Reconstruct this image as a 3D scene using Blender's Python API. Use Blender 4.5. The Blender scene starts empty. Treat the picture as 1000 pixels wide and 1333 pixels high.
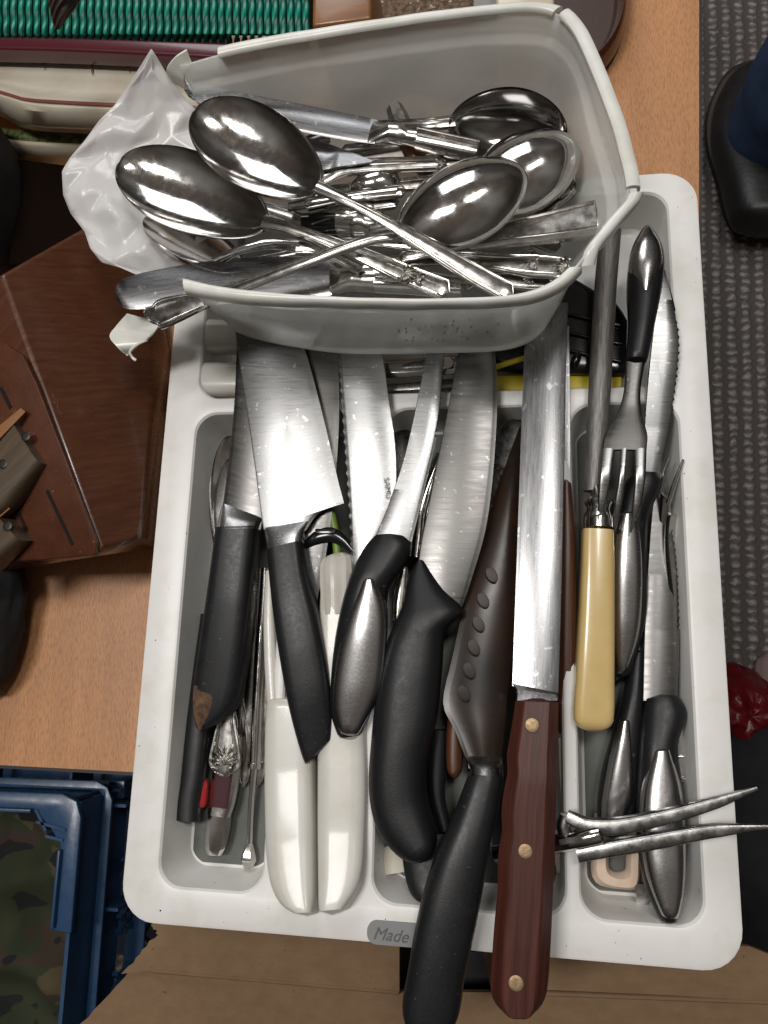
import bpy, bmesh, math, random
from mathutils import Vector as V, noise, Matrix
random.seed(7)
SC = bpy.context.scene
COL = SC.collection

# ---------------------------------------------------------------- camera
# table top is z = 0; the tray is centred on the origin, long side along +Y
TH, RO, YA, TX, TY, RIM = 0.26249, -0.63808, -0.65096, 0.00997, 0.08605, 0.055
def rz(v, a):
    c, s = math.cos(a), math.sin(a)
    return V((c*v.x - s*v.y, s*v.x + c*v.y, v.z))
fw = V((0, math.sin(TH), -math.cos(TH))); up0 = V((0, math.cos(TH), math.sin(TH))); rt0 = V((1, 0, 0))
rt = math.cos(RO)*rt0 + math.sin(RO)*up0
up = -math.sin(RO)*rt0 + math.cos(RO)*up0
fw, rt, up = rz(fw, -YA), rz(rt, -YA), rz(up, -YA)
CAM = rz(V((-TX, -TY, 0.391)), -YA) + V((0, 0, RIM))
cd = bpy.data.cameras.new('camera'); cam = bpy.data.objects.new('camera', cd); COL.objects.link(cam)
cd.sensor_fit = 'HORIZONTAL'; cd.sensor_width = 36; cd.lens = 36.0
cd.clip_start = 0.01; cd.clip_end = 50
M = Matrix((rt, up, -fw)).transposed().to_4x4(); M.translation = CAM
cam.matrix_world = M
SC.camera = cam
def P(px, py, z):
    d = rt*((px-500)/1000) - up*((py-666.5)/1000) + fw
    return CAM + d*((z-CAM.z)/d.z)

# ---------------------------------------------------------------- world and lamps
w = bpy.data.worlds.new('World'); SC.world = w; w.use_nodes = True
nt = w.node_tree; bg = nt.nodes['Background']
tc = nt.nodes.new('ShaderNodeTexCoord'); sx = nt.nodes.new('ShaderNodeSeparateXYZ'); rp = nt.nodes.new('ShaderNodeValToRGB')
nt.links.new(tc.outputs['Generated'], sx.inputs[0]); nt.links.new(sx.outputs['Z'], rp.inputs[0]); 
nz_ = nt.nodes.new('ShaderNodeTexNoise'); nz_.inputs['Scale'].default_value = 1.5; nz_.inputs['Detail'].default_value = 1.5; nt.links.new(tc.outputs['Generated'], nz_.inputs['Vector'])
rr_ = nt.nodes.new('ShaderNodeValToRGB'); rr_.color_ramp.elements[0].position = .40; rr_.color_ramp.elements[0].color = (.55, .48, .43, 1); rr_.color_ramp.elements[1].position = .60; rr_.color_ramp.elements[1].color = (1.3, 1.3, 1.3, 1)
nt.links.new(nz_.outputs['Fac'], rr_.inputs[0]); mm_ = nt.nodes.new('ShaderNodeMix'); mm_.data_type = 'RGBA'; mm_.blend_type = 'MULTIPLY'; mm_.inputs['Factor'].default_value = 1
nt.links.new(rp.outputs[0], mm_.inputs['A']); nt.links.new(rr_.outputs[0], mm_.inputs['B']); nt.links.new(mm_.outputs['Result'], bg.inputs[0])
rp.color_ramp.elements[0].position = 0.0; rp.color_ramp.elements[0].color = (.03, .026, .022, 1)
rp.color_ramp.elements[1].position = 1.0; rp.color_ramp.elements[1].color = (.62, .60, .57, 1); e_ = rp.color_ramp.elements.new(.55); e_.color = (.13, .12, .11, 1)
bg.inputs[1].default_value = 0.31
def area(name, loc, target, sx_, sy_, power, col):
    ld = bpy.data.lights.new(name, 'AREA'); ld.shape = 'RECTANGLE'; ld.size = sx_; ld.size_y = sy_; ld.energy = power; ld.color = col
    o = bpy.data.objects.new(name, ld); COL.objects.link(o); o.location = loc
    o.rotation_euler = (V(target)-V(loc)).to_track_quat('-Z', 'Y').to_euler()
    return o
area('ceiling_panel_lamp', (-.62, .12, 2.30), (-.52, .12, 0), .36, .66, 21.0, (1, .975, .94))
area('ceiling_panel_lamp', (.46, .55, 2.30), (.40, .50, 0), .22, .60, 12.0, (1, .975, .94))
area('window_lamp', (-.35, 1.45, 1.15), (0, .05, 0), .7, .8, 7.0, (.97, .98, 1))
SC.view_settings.view_transform = 'Standard'; SC.view_settings.look = 'None'; SC.view_settings.exposure = 0.24; SC.view_settings.gamma = 1
SC.view_settings.use_curve_mapping = False
SC.cycles.use_denoising = True
SC.cycles.max_bounces = 8; SC.cycles.glossy_bounces = 5; SC.cycles.transparent_max_bounces = 8; SC.cycles.sample_clamp_indirect = 3

# ---------------------------------------------------------------- materials
MATS = {}
def mat(name, col, rough=.5, metal=0, col2=None, cs=(60, 60, 60), cdet=4, cpos=(.35, .65), rvar=0, rs=(80, 80, 80), bump=0, bs=(300, 300, 300), bdist=.0004,
        coord='Object', spec=.5, coat=0, trans=0, aniso=0, scratch=0, speck=None, transp=0):
    m = bpy.data.materials.new(name); m.use_nodes = True; nt = m.node_tree; b = nt.nodes['Principled BSDF']
    N = nt.nodes.new; L = nt.links.new
    b.inputs['Base Color'].default_value = (*col, 1); b.inputs['Roughness'].default_value = rough; b.inputs['Metallic'].default_value = metal
    b.inputs['Specular IOR Level'].default_value = spec; b.inputs['Coat Weight'].default_value = coat; b.inputs['Coat Roughness'].default_value = .08
    b.inputs['Anisotropic'].default_value = aniso
    tc = N('ShaderNodeTexCoord')
    def nz(scale, det, rgh=.6):
        mp = N('ShaderNodeMapping'); mp.inputs['Scale'].default_value = scale; L(tc.outputs[coord], mp.inputs[0])
        n = N('ShaderNodeTexNoise'); n.inputs['Scale'].default_value = 1; n.inputs['Detail'].default_value = det; n.inputs['Roughness'].default_value = rgh
        L(mp.outputs[0], n.inputs['Vector']); return n.outputs['Fac']
    cout = None
    if col2:
        r = N('ShaderNodeValToRGB'); r.color_ramp.elements[0].color = (*col, 1); r.color_ramp.elements[1].color = (*col2, 1)
        r.color_ramp.elements[0].position, r.color_ramp.elements[1].position = cpos
        L(nz(cs, cdet), r.inputs[0]); cout = r.outputs[0]
    if speck:
        scol, sscale, thr = speck
        mp = N('ShaderNodeMapping'); mp.inputs['Scale'].default_value = (sscale,)*3; L(tc.outputs['Object'], mp.inputs[0])
        n = N('ShaderNodeTexNoise'); n.inputs['Scale'].default_value = 1; n.inputs['Detail'].default_value = 3; L(mp.outputs[0], n.inputs['Vector'])
        r = N('ShaderNodeValToRGB'); r.color_ramp.elements[0].position = thr; r.color_ramp.elements[1].position = thr+.05
        L(n.outputs['Fac'], r.inputs[0])
        mx = N('ShaderNodeMix'); mx.data_type = 'RGBA'; L(r.outputs[0], mx.inputs['Factor'])
        if cout: L(cout, mx.inputs['A'])
        else: mx.inputs['A'].default_value = (*col, 1)
        mx.inputs['B'].default_value = (*scol, 1); cout = mx.outputs['Result']
    if cout: L(cout, b.inputs['Base Color'])
    if rvar:
        mr = N('ShaderNodeMapRange'); mr.inputs['From Min'].default_value = .3; mr.inputs['From Max'].default_value = .7
        mr.inputs['To Min'].default_value = max(.02, rough-rvar); mr.inputs['To Max'].default_value = rough+rvar
        L(nz(rs, 5), mr.inputs[0]); L(mr.outputs[0], b.inputs['Roughness'])
    if bump:
        bp = N('ShaderNodeBump'); bp.inputs['Strength'].default_value = bump; bp.inputs['Distance'].default_value = bdist
        L(nz(bs, 4), bp.inputs['Height']); L(bp.outputs[0], b.inputs['Normal'])
    if trans or transp:
        out = nt.nodes['Material Output']; cur = b.outputs[0]
        if trans:
            t = N('ShaderNodeBsdfTranslucent'); t.inputs[0].default_value = (*col, 1); mx = N('ShaderNodeMixShader'); mx.inputs[0].default_value = trans
            L(cur, mx.inputs[1]); L(t.outputs[0], mx.inputs[2]); cur = mx.outputs[0]
        if transp:
            t = N('ShaderNodeBsdfTransparent'); t.inputs[0].default_value = (.95, .96, .94, 1); mx = N('ShaderNodeMixShader'); mx.inputs[0].default_value = transp
            L(cur, mx.inputs[1]); L(t.outputs[0], mx.inputs[2]); cur = mx.outputs[0]
        L(cur, out.inputs['Surface'])
    MATS[name] = m
    return m
steel = mat('polished_steel', (.74, .725, .70), .11, 1, rvar=.05, rs=(260, 260, 260), bump=.06, bs=(700, 700, 700), bdist=.0002, col2=(.60, .58, .55), cs=(70, 70, 70))
silver = mat('worn_silver_plate', (.66, .645, .615), .21, 1, rvar=.07, rs=(200, 200, 200), bump=.05, bs=(400, 400, 400), bdist=.0002, col2=(.44, .42, .385), cs=(160, 160, 160))
brush = mat('brushed_blade_steel', (.28, .28, .28), .30, 1, coord='UV', col2=(.235, .235, .235), cs=(60, 3500, 1), rvar=.05, rs=(60, 900, 1), bump=.12, bs=(60, 3000, 1), bdist=.0001, aniso=.3,
            speck=((.50, .50, .50), 300, .655))
brush_l = mat('lengthwise_brushed_steel', (.28, .28, .285), .28, 1, coord='UV', col2=(.235, .235, .24), cs=(3200, 60, 1), rvar=.05, rs=(900, 60, 1), bump=.15, bs=(3000, 40, 1), bdist=.0001, aniso=.2,
              speck=((.48, .48, .48), 260, .645))
dull = mat('dull_grey_steel', (.125, .121, .117), .32, 1, coord='UV', col2=(.102, .099, .095), cs=(60, 3000, 1), rvar=.05, rs=(60, 500, 1), bump=.12, bs=(60, 3000, 1), bdist=.0001, speck=((.22, .22, .22), 300, .67))
satin = mat('satin_handle_steel', (.50, .49, .485), .25, 1, rvar=.03, rs=(900, 900, 900), bump=.08, bs=(1500, 1500, 1500), bdist=.00015)
darksteel = mat('dark_tarnished_steel', (.17, .165, .16), .30, 1, rvar=.1, rs=(200, 200, 200), bump=.25, bs=(500, 500, 500), bdist=.0003, col2=(.36, .35, .34), cs=(160, 160, 160))
file_steel = mat('ribbed_sharpening_steel', (.26, .25, .235), .50, .6, coord='UV', col2=(.15, .14, .13), cs=(900, 90, 1), bump=.7, bs=(1500, 60, 1), bdist=.0004)
black = mat('black_handle_plastic', (.011, .011, .012), .36, 0, rvar=.05, rs=(500, 500, 500), bump=.12, bs=(1500, 1500, 1500), bdist=.0003, spec=.3, col2=(.014, .014, .015), cs=(120, 120, 120), speck=((.06, .06, .06), 520, .685))
rubber = mat('black_rubber', (.010, .010, .011), .42, 0, rvar=.05, rs=(300, 300, 300), bump=.15, bs=(1100, 1100, 1100), bdist=.0004, spec=.35)
gloss_black = mat('glossy_black_plastic', (.008, .008, .009), .16, 0)
rust = mat('rust_patch', (.16, .08, .035), .85, 0, col2=(.05, .03, .02), cs=(260, 260, 260), bump=.8, bs=(500, 500, 500), bdist=.0008)
white_tray = mat('white_tray_plastic', (.78, .77, .74), .38, 0, col2=(.62, .59, .52), cs=(34, 34, 34), cdet=8, cpos=(.50, .85), bump=.12, bs=(500, 500, 500), bdist=.0003, speck=((.34, .31, .26), 230, .725))
tray_grey = mat('grey_soft_tray_floor', (.070, .074, .066), .5, 0, col2=(.10, .105, .092), cs=(60, 60, 60), speck=((.05, .05, .045), 300, .72))
plate_grey = mat('grey_badge_plastic', (.22, .22, .22), .45)
plate_ink = mat('dark_badge_ink', (.09, .09, .09), .5)
white_h = mat('ivory_white_plastic', (.60, .58, .53), .34, 0, col2=(.50, .46, .38), cs=(45, 45, 45), cdet=8, cpos=(.48, .85), bump=.08, bs=(300, 300, 300), speck=((.2, .16, .12), 240, .765), coat=.2)
cream_h = mat('cream_plastic', (.68, .64, .54), .30, 0, col2=(.6, .55, .45), cs=(50, 50, 50))
bone = mat('yellowed_bone', (.64, .47, .20), .24, 0, col2=(.58, .41, .16), cs=(40, 40, 40), coat=.3, speck=((.35, .23, .09), 300, .75))
rose = mat('rosewood_handle', (.042, .012, .009), .42, 0, coord='UV', col2=(.095, .028, .018), cs=(420, 14, 1), cpos=(.3, .7), spec=.3, bump=.25, bs=(700, 18, 1), bdist=.0004, rvar=.08, rs=(300, 30, 1))
wood2 = mat('brown_wood_handle', (.050, .018, .009), .36, 0, coord='UV', col2=(.11, .038, .016), cs=(500, 16, 1), bump=.2, bs=(700, 20, 1))
brass = mat('worn_brass_rivet', (.40, .285, .16), .5, .7, rvar=.1, rs=(700, 700, 700), col2=(.30, .20, .11), cs=(500, 500, 500), bump=.4, bs=(900, 900, 900), bdist=.0003)
tub_m = mat('milky_tub_plastic', (.88, .88, .855), .10, 0, trans=.36, transp=.36, bump=.22, bs=(26, 26, 26), bdist=.004, spec=.8)
tub_front = mat('cloudy_clear_tub_plastic', (.70, .71, .69), .16, 0, trans=.25, transp=.38, bump=.25, bs=(30, 30, 30), bdist=.004, spec=.8)
lip_m = mat('cream_tub_rim_plastic', (.89, .885, .85), .26, 0, trans=.12, col2=(.74, .73, .65), cs=(50, 50, 50), spec=.5)
bag_m = mat('white_film', (.92, .915, .91), .26, 0, trans=.42, transp=.10, spec=.7, bump=.2, bs=(55, 55, 55), bdist=.002)
red = mat('red_plastic', (.42, .02, .025), .35)
yellow = mat('yellow_plastic', (.72, .56, .02), .45)
olive = mat('green_plastic', (.16, .24, .03), .4)
amber = mat('amber_horn', (.30, .12, .05), .25, 0, col2=(.12, .05, .02), cs=(160, 160, 160))
dark_reflect_m = mat('dark_reflection_steel', (.34, .33, .32), .10, 1)  # steel base darkened to carry the ladle's dark reflection
purple = mat('maroon_enamel', (.06, .018, .022), .15, 0, coat=.5)
peach = mat('pinkish_plastic', (.70, .55, .43), .4, 0, col2=(.62, .46, .34), cs=(120, 120, 120))

# ---------------------------------------------------------------- mesh helpers
def mk(name, verts, faces, m, parent=None, uv=None, ang=32, recalc=True, bevel=0):
    o0 = V(parent['_o']) if parent is not None and '_o' in parent else None
    if o0 is None:
        o0 = V((sum(v.x for v in verts)/len(verts), sum(v.y for v in verts)/len(verts), min(v.z for v in verts)))
    me = bpy.data.meshes.new(name); bm = bmesh.new()
    bv = [bm.verts.new(v-o0) for v in verts]
    uvl = bm.loops.layers.uv.new('UVMap')
    for f in faces:
        try: bf = bm.faces.new([bv[i] for i in f])
        except ValueError: continue
        if uv:
            for lp, i in zip(bf.loops, f): lp[uvl].uv = uv[i]
    if recalc: bmesh.ops.recalc_face_normals(bm, faces=bm.faces[:])
    if bevel: bmesh.ops.bevel(bm, geom=bm.edges[:], offset=bevel, segments=3, affect='EDGES', profile=.5, clamp_overlap=True)
    bm.to_mesh(me); bm.free()
    me.shade_smooth(); me.set_sharp_from_angle(angle=math.radians(ang))
    me.materials.append(m)
    ob = bpy.data.objects.new(name, me); COL.objects.link(ob)
    if parent is not None: ob.parent = parent; ob['_o'] = tuple(o0)
    else: ob.location = o0; ob['_o'] = tuple(o0)
    return ob
def tag(o, label, cat, group=None, kind=None):
    if label: o['label'] = label
    if cat: o['category'] = cat
    if group: o['group'] = group
    if kind: o['kind'] = kind
    return o
def T(name, label, cat, at, group=None):
    o = bpy.data.objects.new(name, None); COL.objects.link(o); o.empty_display_size = .01
    o.location = at; o['_o'] = tuple(at)
    return tag(o, label, cat, group)
def lerp_list(a, t):
    if not hasattr(a, '__len__'): return a
    if len(a) == 1: return a[0]
    x = t*(len(a)-1); i = min(int(x), len(a)-2); f = x-i
    return a[i]*(1-f)+a[i+1]*f
def curve(pts, ts, smooth=True):
    """resample a polyline of Vectors at arc fractions ts"""
    n = len(pts); d = [0.0]
    for i in range(1, n): d.append(d[-1]+max(1e-9, (pts[i]-pts[i-1]).length))
    tot = d[-1]; out = []
    for t in ts:
        s = t*tot; i = 0
        while i < n-2 and d[i+1] < s: i += 1
        u = (s-d[i])/(d[i+1]-d[i]); u = max(0, min(1, u))
        a, b = pts[i], pts[i+1]
        if smooth and n > 2:
            pa = pts[i-1] if i > 0 else a-(b-a); pb = pts[i+2] if i+2 < n else b+(b-a)
            ha = d[i]-d[i-1] if i > 0 else d[i+1]-d[i]; hb = d[i+2]-d[i+1] if i+2 < n else d[i+1]-d[i]; h = d[i+1]-d[i]
            m0 = (b-pa)*(h/(h+ha)); m1 = (pb-a)*(h/(h+hb))
            u2, u3 = u*u, u*u*u
            out.append(a*(2*u3-3*u2+1)+m0*(u3-2*u2+u)+b*(-2*u3+3*u2)+m1*(u3-u2))
        else: out.append(a*(1-u)+b*u)
    return out
def SUP(e=2.4, n=18):
    r = []
    for k in range(n):
        a = 2*math.pi*k/n; c, s = math.cos(a), math.sin(a)
        r.append((math.copysign(abs(c)**(2/e), c), math.copysign(abs(s)**(2/e), s)))
    return r
OV = SUP(2.4); RD = SUP(2); BX = SUP(5, 24); HB = SUP(3.8, 28); FLAT = [(1, .7), (.94, 1), (-.94, 1), (-1, .7), (-1, -.7), (-.94, -1), (.94, -1), (1, -.7)]
BLL = [(-1, .05), (-.86, .35), (-.80, .55), (0, .85), (.96, 1), (1, .8), (1, -.8), (.96, -1), (0, -.85), (-.8, -.55), (-1, -.05)]
BLR = [(-u, v) for u, v in BLL][::-1]
DBL = [(-1, .05), (-.8, .6), (0, 1), (.8, .6), (1, .05), (1, -.05), (.8, -.6), (0, -1), (-.8, -.6), (-1, -.05)]
THR = [(-1, -.2), (-1, .5), (-.93, .95), (-.84, 1), (-.76, .9), (-.70, .55), (-.64, .75), (-.57, .8), (-.50, .6), (-.25, .72), (0, .78), (.25, .72), (.50, .6), (.57, .8), (.64, .75), (.70, .55), (.76, .9), (.84, 1), (.93, .95), (1, .5), (1, -.2), (.85, -.8), (0, -1), (-.85, -.8)]
FAC = [(-1, -.4), (-1, .25), (-.62, .95), (-.55, 1), (.55, 1), (.62, .95), (1, .25), (1, -.4), (.6, -1), (-.6, -1)]
def tsamp(n, ease):
    return [(1-ease)*i/(n-1)+ease*(.5-.5*math.cos(math.pi*i/(n-1))) for i in range(n)]
def loft(name, C, W, Th, sec, m, parent=None, ts=None, ang=32, upv=None, cap=True, eo=None):
    n = len(C); k = len(sec); vs = []; uv = []; arc = 0
    per = [0]
    for j in range(1, k): per.append(per[-1]+abs(sec[j][0]-sec[j-1][0]))
    for i in range(n):
        tg = C[min(n-1, i+1)]-C[max(0, i-1)]
        u_ = W[i].cross(tg)
        if u_.length < 1e-12: u_ = V((0, 0, 1))
        u_.normalize()
        if u_.dot(upv or V((0, 0, 1))) < 0: u_ = -u_
        if i: arc += (C[i]-C[i-1]).length
        for j, (a, b) in enumerate(sec):
            a_ = a
            if eo and abs(a) > .99 and a*eo[0] > 0: a_ = a*(1-eo[1][i]/max(1e-6, W[i].length))
            vs.append(C[i]+W[i]*a_+u_*(Th[i]*b)); uv.append((W[i].length*a+ (.1 if b < 0 else 0), arc))
    fs = [(i*k+j, i*k+(j+1) % k, (i+1)*k+(j+1) % k, (i+1)*k+j) for i in range(n-1) for j in range(k)]
    if cap: fs += [tuple(range(k)), tuple((n-1)*k+j for j in range(k))]
    return mk(name, vs, fs, m, parent, uv, ang)
def endf(t, r0, r1):
    g = 1.0
    if r0 and t < r0: g = min(g, math.sqrt(max(0, 1-((r0-t)/r0)**2)))
    if r1 and t > 1-r1: g = min(g, math.sqrt(max(0, 1-((t-1+r1)/r1)**2)))
    return max(g, .06)
def st(name, Lp, Rp, z, th, m, parent=None, sec=OV, n=26, ease=.5, rnd=(0, 0), smooth=True, serr=None, ang=32, wob=0, zr=0, rw=True):
    """solid between a left and a right picture edge, lifted to height z (list along it); th = half thickness"""
    ts = tsamp(n, ease)
    L2 = curve([V((a, b, 0)) for a, b in Lp], ts, smooth); R2 = curve([V((a, b, 0)) for a, b in Rp], ts, smooth)
    C, W, H = [], [], []
    ln = 0; prev = None; EO = []
    for t, l, r in zip(ts, L2, R2):
        zz = lerp_list(z, t); roll = lerp_list(zr, t)
        a, b = P(l.x, l.y, zz-roll), P(r.x, r.y, zz+roll)
        c = (a+b)/2
        if prev is not None: ln += (c-prev).length
        prev = c
        if serr and serr[3] <= t <= serr[4]:
            ph = (ln/serr[1]) % 1; dpt = serr[2]*(1-(2*ph-1)**2)
            EO.append(dpt)
        else: EO.append(0)
        g = endf(t, *rnd)
        C.append(c); W.append((b-a)/2*(g if rw else 1)); H.append(lerp_list(th, t)*g)
    if wob:
        C = [c+V((noise.noise(c*140)*wob, noise.noise(c*140+V((5, 5, 5)))*wob, noise.noise(c*140+V((9, 9, 9)))*wob)) for c in C]
    return loft(name, C, W, H, sec, m, parent, ang=ang, eo=((1 if serr[0] == 'R' else -1), EO) if serr else None)
def rod(name, pts, hw, th, m, parent=None, sec=RD, n=24, ease=.3, rnd=(0, 0), roll=0, smooth=True, px=True, ang=32):
    """solid along a spine of (px,py,z) picture points, half width hw and half thickness th in metres (lists allowed)"""
    ts = tsamp(n, ease)
    C = curve([P(*p) if px else V(p) for p in pts], ts, smooth)
    W, H = [], []
    for i, t in enumerate(ts):
        tg = (C[min(n-1, i+1)]-C[max(0, i-1)]).normalized()
        s = tg.cross(V((0, 0, 1)))
        if s.length < 1e-6: s = V((1, 0, 0))
        s.normalize(); u_ = s.cross(tg)
        rr = lerp_list(roll, t); s = s*math.cos(rr)+u_*math.sin(rr)
        g = endf(t, *rnd)
        W.append(s*lerp_list(hw, t)*g); H.append(lerp_list(th, t)*g)
    return loft(name, C, W, H, sec, m, parent, ang=ang)
def disc(name, c, r, h, m, parent, nrm=V((0, 0, 1)), seg=20):
    q = nrm.to_track_quat('Z', 'Y'); vs = []; fs = []
    prof = [(1, 0), (1, .6), (.9, .9), (.5, 1.0)]
    for rr, hh in prof:
        for j in range(seg):
            a = 2*math.pi*j/seg; vs.append(c+q @ V((r*rr*math.cos(a), r*rr*math.sin(a), h*hh)))
    for i in range(len(prof)-1):
        for j in range(seg): fs.append((i*seg+j, i*seg+(j+1) % seg, (i+1)*seg+(j+1) % seg, (i+1)*seg+j))
    fs.append(tuple((len(prof)-1)*seg+j for j in range(seg))); fs.append(tuple(range(seg)))
    return mk(name, vs, fs, m, parent)
def bowl(name, tip, neck, hw, depth, m, parent, concave=True, roll=0, nw=.0035, thick=.0010, fat=.80, n=30, k=17):
    """spoon bowl from tip to neck (3D points); rolls about its long axis"""
    ax = neck-tip; Ln = ax.length; a = ax.normalized()
    s = a.cross(V((0, 0, 1))).normalized(); u_ = s.cross(a)
    s, u_ = s*math.cos(roll)+u_*math.sin(roll), u_*math.cos(roll)-s*math.sin(roll)
    sg = -1 if concave else 1
    top, bot = [], []
    for i in range(n):
        t = .5-.5*math.cos(math.pi*i/(n-1))
        t = max(t, .0015)
        e = math.sin(math.pi*t**fat)
        wd = hw*max(0, e)**.5
        if t > .6: wd = max(wd, nw)
        for j in range(k):
            v = math.sin(math.pi/2*(2*j/(k-1)-1))
            prof = (1-v*v)**.85
            dz = sg*depth*prof*max(0, math.sin(math.pi*min(1, t*1.0)))**.62
            c = tip+a*(Ln*t)+s*(wd*v)+u_*dz
            top.append(c+u_*thick); bot.append(c-u_*thick)
    vs = top+bot; N = n*k; fs = []
    for i in range(n-1):
        for j in range(k-1):
            q = (i*k+j, i*k+j+1, (i+1)*k+j+1, (i+1)*k+j); fs.append(q); fs.append(tuple(N+x for x in q[::-1]))
        for j in (0, k-1): fs.append((i*k+j, (i+1)*k+j, N+(i+1)*k+j, N+i*k+j))
    for j in range(k-1):
        for i in (0, n-1): fs.append((i*k+j, i*k+j+1, N+i*k+j+1, N+i*k+j))
    return mk(name, vs, fs, m, parent, ang=60)
def shell(parent, c, d, size, m, name='shell_ornament', up_=V((0, 0, 1))):
    """a fan of raised ridges with two scrolls"""
    d = d.normalized(); s = d.cross(up_).normalized(); vs, fs = [], []
    def petal(a0, ln, wd, base):
        dr = d*math.cos(a0)+s*math.sin(a0); sd = dr.cross(up_).normalized(); b0 = len(vs); n = 7
        for i in range(n):
            t = i/(n-1); ww = wd*(.25+.75*t)*(1 if t < .8 else 1-(t-.8)*2.6); hh = wd*(.5+1.0*math.sin(math.pi*min(1, t*.9)))
            p = base+dr*(ln*t)
            vs.extend([p-sd*ww, p-sd*ww*.5+up_*hh*.8, p+up_*hh, p+sd*ww*.5+up_*hh*.8, p+sd*ww])
        for i in range(n-1):
            for j in range(4): q = b0+i*5+j; fs.append((q, q+1, q+6, q+5))
    for k in range(7): petal((k-3)*.42, size*(1-.05*abs(k-3)), size*.17, c)
    for sg in (-1, 1):
        b0 = len(vs); cc = c+s*(sg*size*.5)-d*(size*.12); ns, rr = 10, size*.26
        for i in range(ns):
            a = 2*math.pi*i/ns; e = s*math.cos(a)+d*math.sin(a)
            vs.extend([cc+e*rr, cc+e*rr*.6+up_*size*.2, cc+e*rr*.25+up_*size*.06])
        for i in range(ns):
            for j in range(2): a_ = b0+i*3+j; b_ = b0+((i+1) % ns)*3+j; fs.append((a_, a_+1, b_+1, b_))
    return mk(name, vs, fs, m, parent, ang=50)
def box(name, c, ax, ay, az, m, parent=None, bevel=0):
    vs = [c+ax*i+ay*j+az*k for i in (-1, 1) for j in (-1, 1) for k in (-1, 1)]
    fs = [(0, 1, 3, 2), (4, 6, 7, 5), (0, 4, 5, 1), (2, 3, 7, 6), (0, 2, 6, 4), (1, 5, 7, 3)]
    return mk(name, vs, fs, m, parent, bevel=bevel)
def prism(name, poly, th, m, parent=None, bevel=0, ang=32):
    """closed polygon of 3D points extruded downwards by th"""
    n = len(poly); vs = list(poly)+[p-V((0, 0, th)) for p in poly]
    fs = [tuple(range(n)), tuple(range(2*n-1, n-1, -1))]+[(i, (i+1) % n, n+(i+1) % n, n+i) for i in range(n)]
    return mk(name, vs, fs, m, parent, bevel=bevel, ang=ang)
# ---------------------------------------------------------------- setting: floor, table
ZT = 0.012
FZ = -0.72
def nodes_mat(name):
    m = bpy.data.materials.new(name); m.use_nodes = True
    return m, m.node_tree, m.node_tree.nodes['Principled BSDF'], m.node_tree.nodes.new, m.node_tree.links.new
def carpet_mat():
    m, nt, b, N, L = nodes_mat('ribbed_grey_carpet')
    tc = N('ShaderNodeTexCoord'); mp = N('ShaderNodeMapping'); mp.inputs['Rotation'].default_value = (0, 0, .045); L(tc.outputs['Object'], mp.inputs[0])
    nd = N('ShaderNodeTexNoise'); nd.inputs['Scale'].default_value = 55; nd.inputs['Detail'].default_value = 3; L(mp.outputs[0], nd.inputs['Vector'])
    mx = N('ShaderNodeMix'); mx.data_type = 'RGBA'; mx.blend_type = 'LINEAR_LIGHT'; mx.inputs['Factor'].default_value = .006
    L(mp.outputs[0], mx.inputs['A']); L(nd.outputs['Color'], mx.inputs['B'])
    wv = N('ShaderNodeTexWave'); wv.wave_type = 'BANDS'; wv.bands_direction = 'X'; wv.inputs['Scale'].default_value = 15.0; wv.inputs['Distortion'].default_value = .4
    wv.inputs['Detail'].default_value = 2; wv.inputs['Detail Scale'].default_value = 6; L(mx.outputs['Result'], wv.inputs['Vector'])
    vo = N('ShaderNodeTexWave'); vo.wave_type = 'BANDS'; vo.bands_direction = 'Y'; vo.inputs['Scale'].default_value = 24; vo.inputs['Distortion'].default_value = 1.6; vo.inputs['Detail'].default_value = 2; vo.inputs['Detail Scale'].default_value = 4; L(mx.outputs['Result'], vo.inputs['Vector'])
    ad = N('ShaderNodeMath'); ad.operation = 'MULTIPLY_ADD'; L(wv.outputs['Fac'], ad.inputs[0]); ad.inputs[1].default_value = .25
    sb = N('ShaderNodeMath'); sb.operation = 'SUBTRACT'; sb.operation = 'MULTIPLY'; L(vo.outputs['Fac'], sb.inputs[0]); L(wv.outputs['Fac'], sb.inputs[1]); L(sb.outputs[0], ad.inputs[2])
    r = N('ShaderNodeValToRGB'); r.color_ramp.elements[0].position = .15; r.color_ramp.elements[0].color = (.11, .098, .092, 1)
    r.color_ramp.elements[1].position = .85; r.color_ramp.elements[1].color = (.40, .36, .34, 1); L(ad.outputs[0], r.inputs[0]); L(r.outputs[0], b.inputs['Base Color'])
    bp = N('ShaderNodeBump'); bp.inputs['Strength'].default_value = 1; bp.inputs['Distance'].default_value = .006; L(ad.outputs[0], bp.inputs['Height']); L(bp.outputs[0], b.inputs['Normal'])
    b.inputs['Roughness'].default_value = .95; b.inputs['Specular IOR Level'].default_value = .1
    return m
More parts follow.
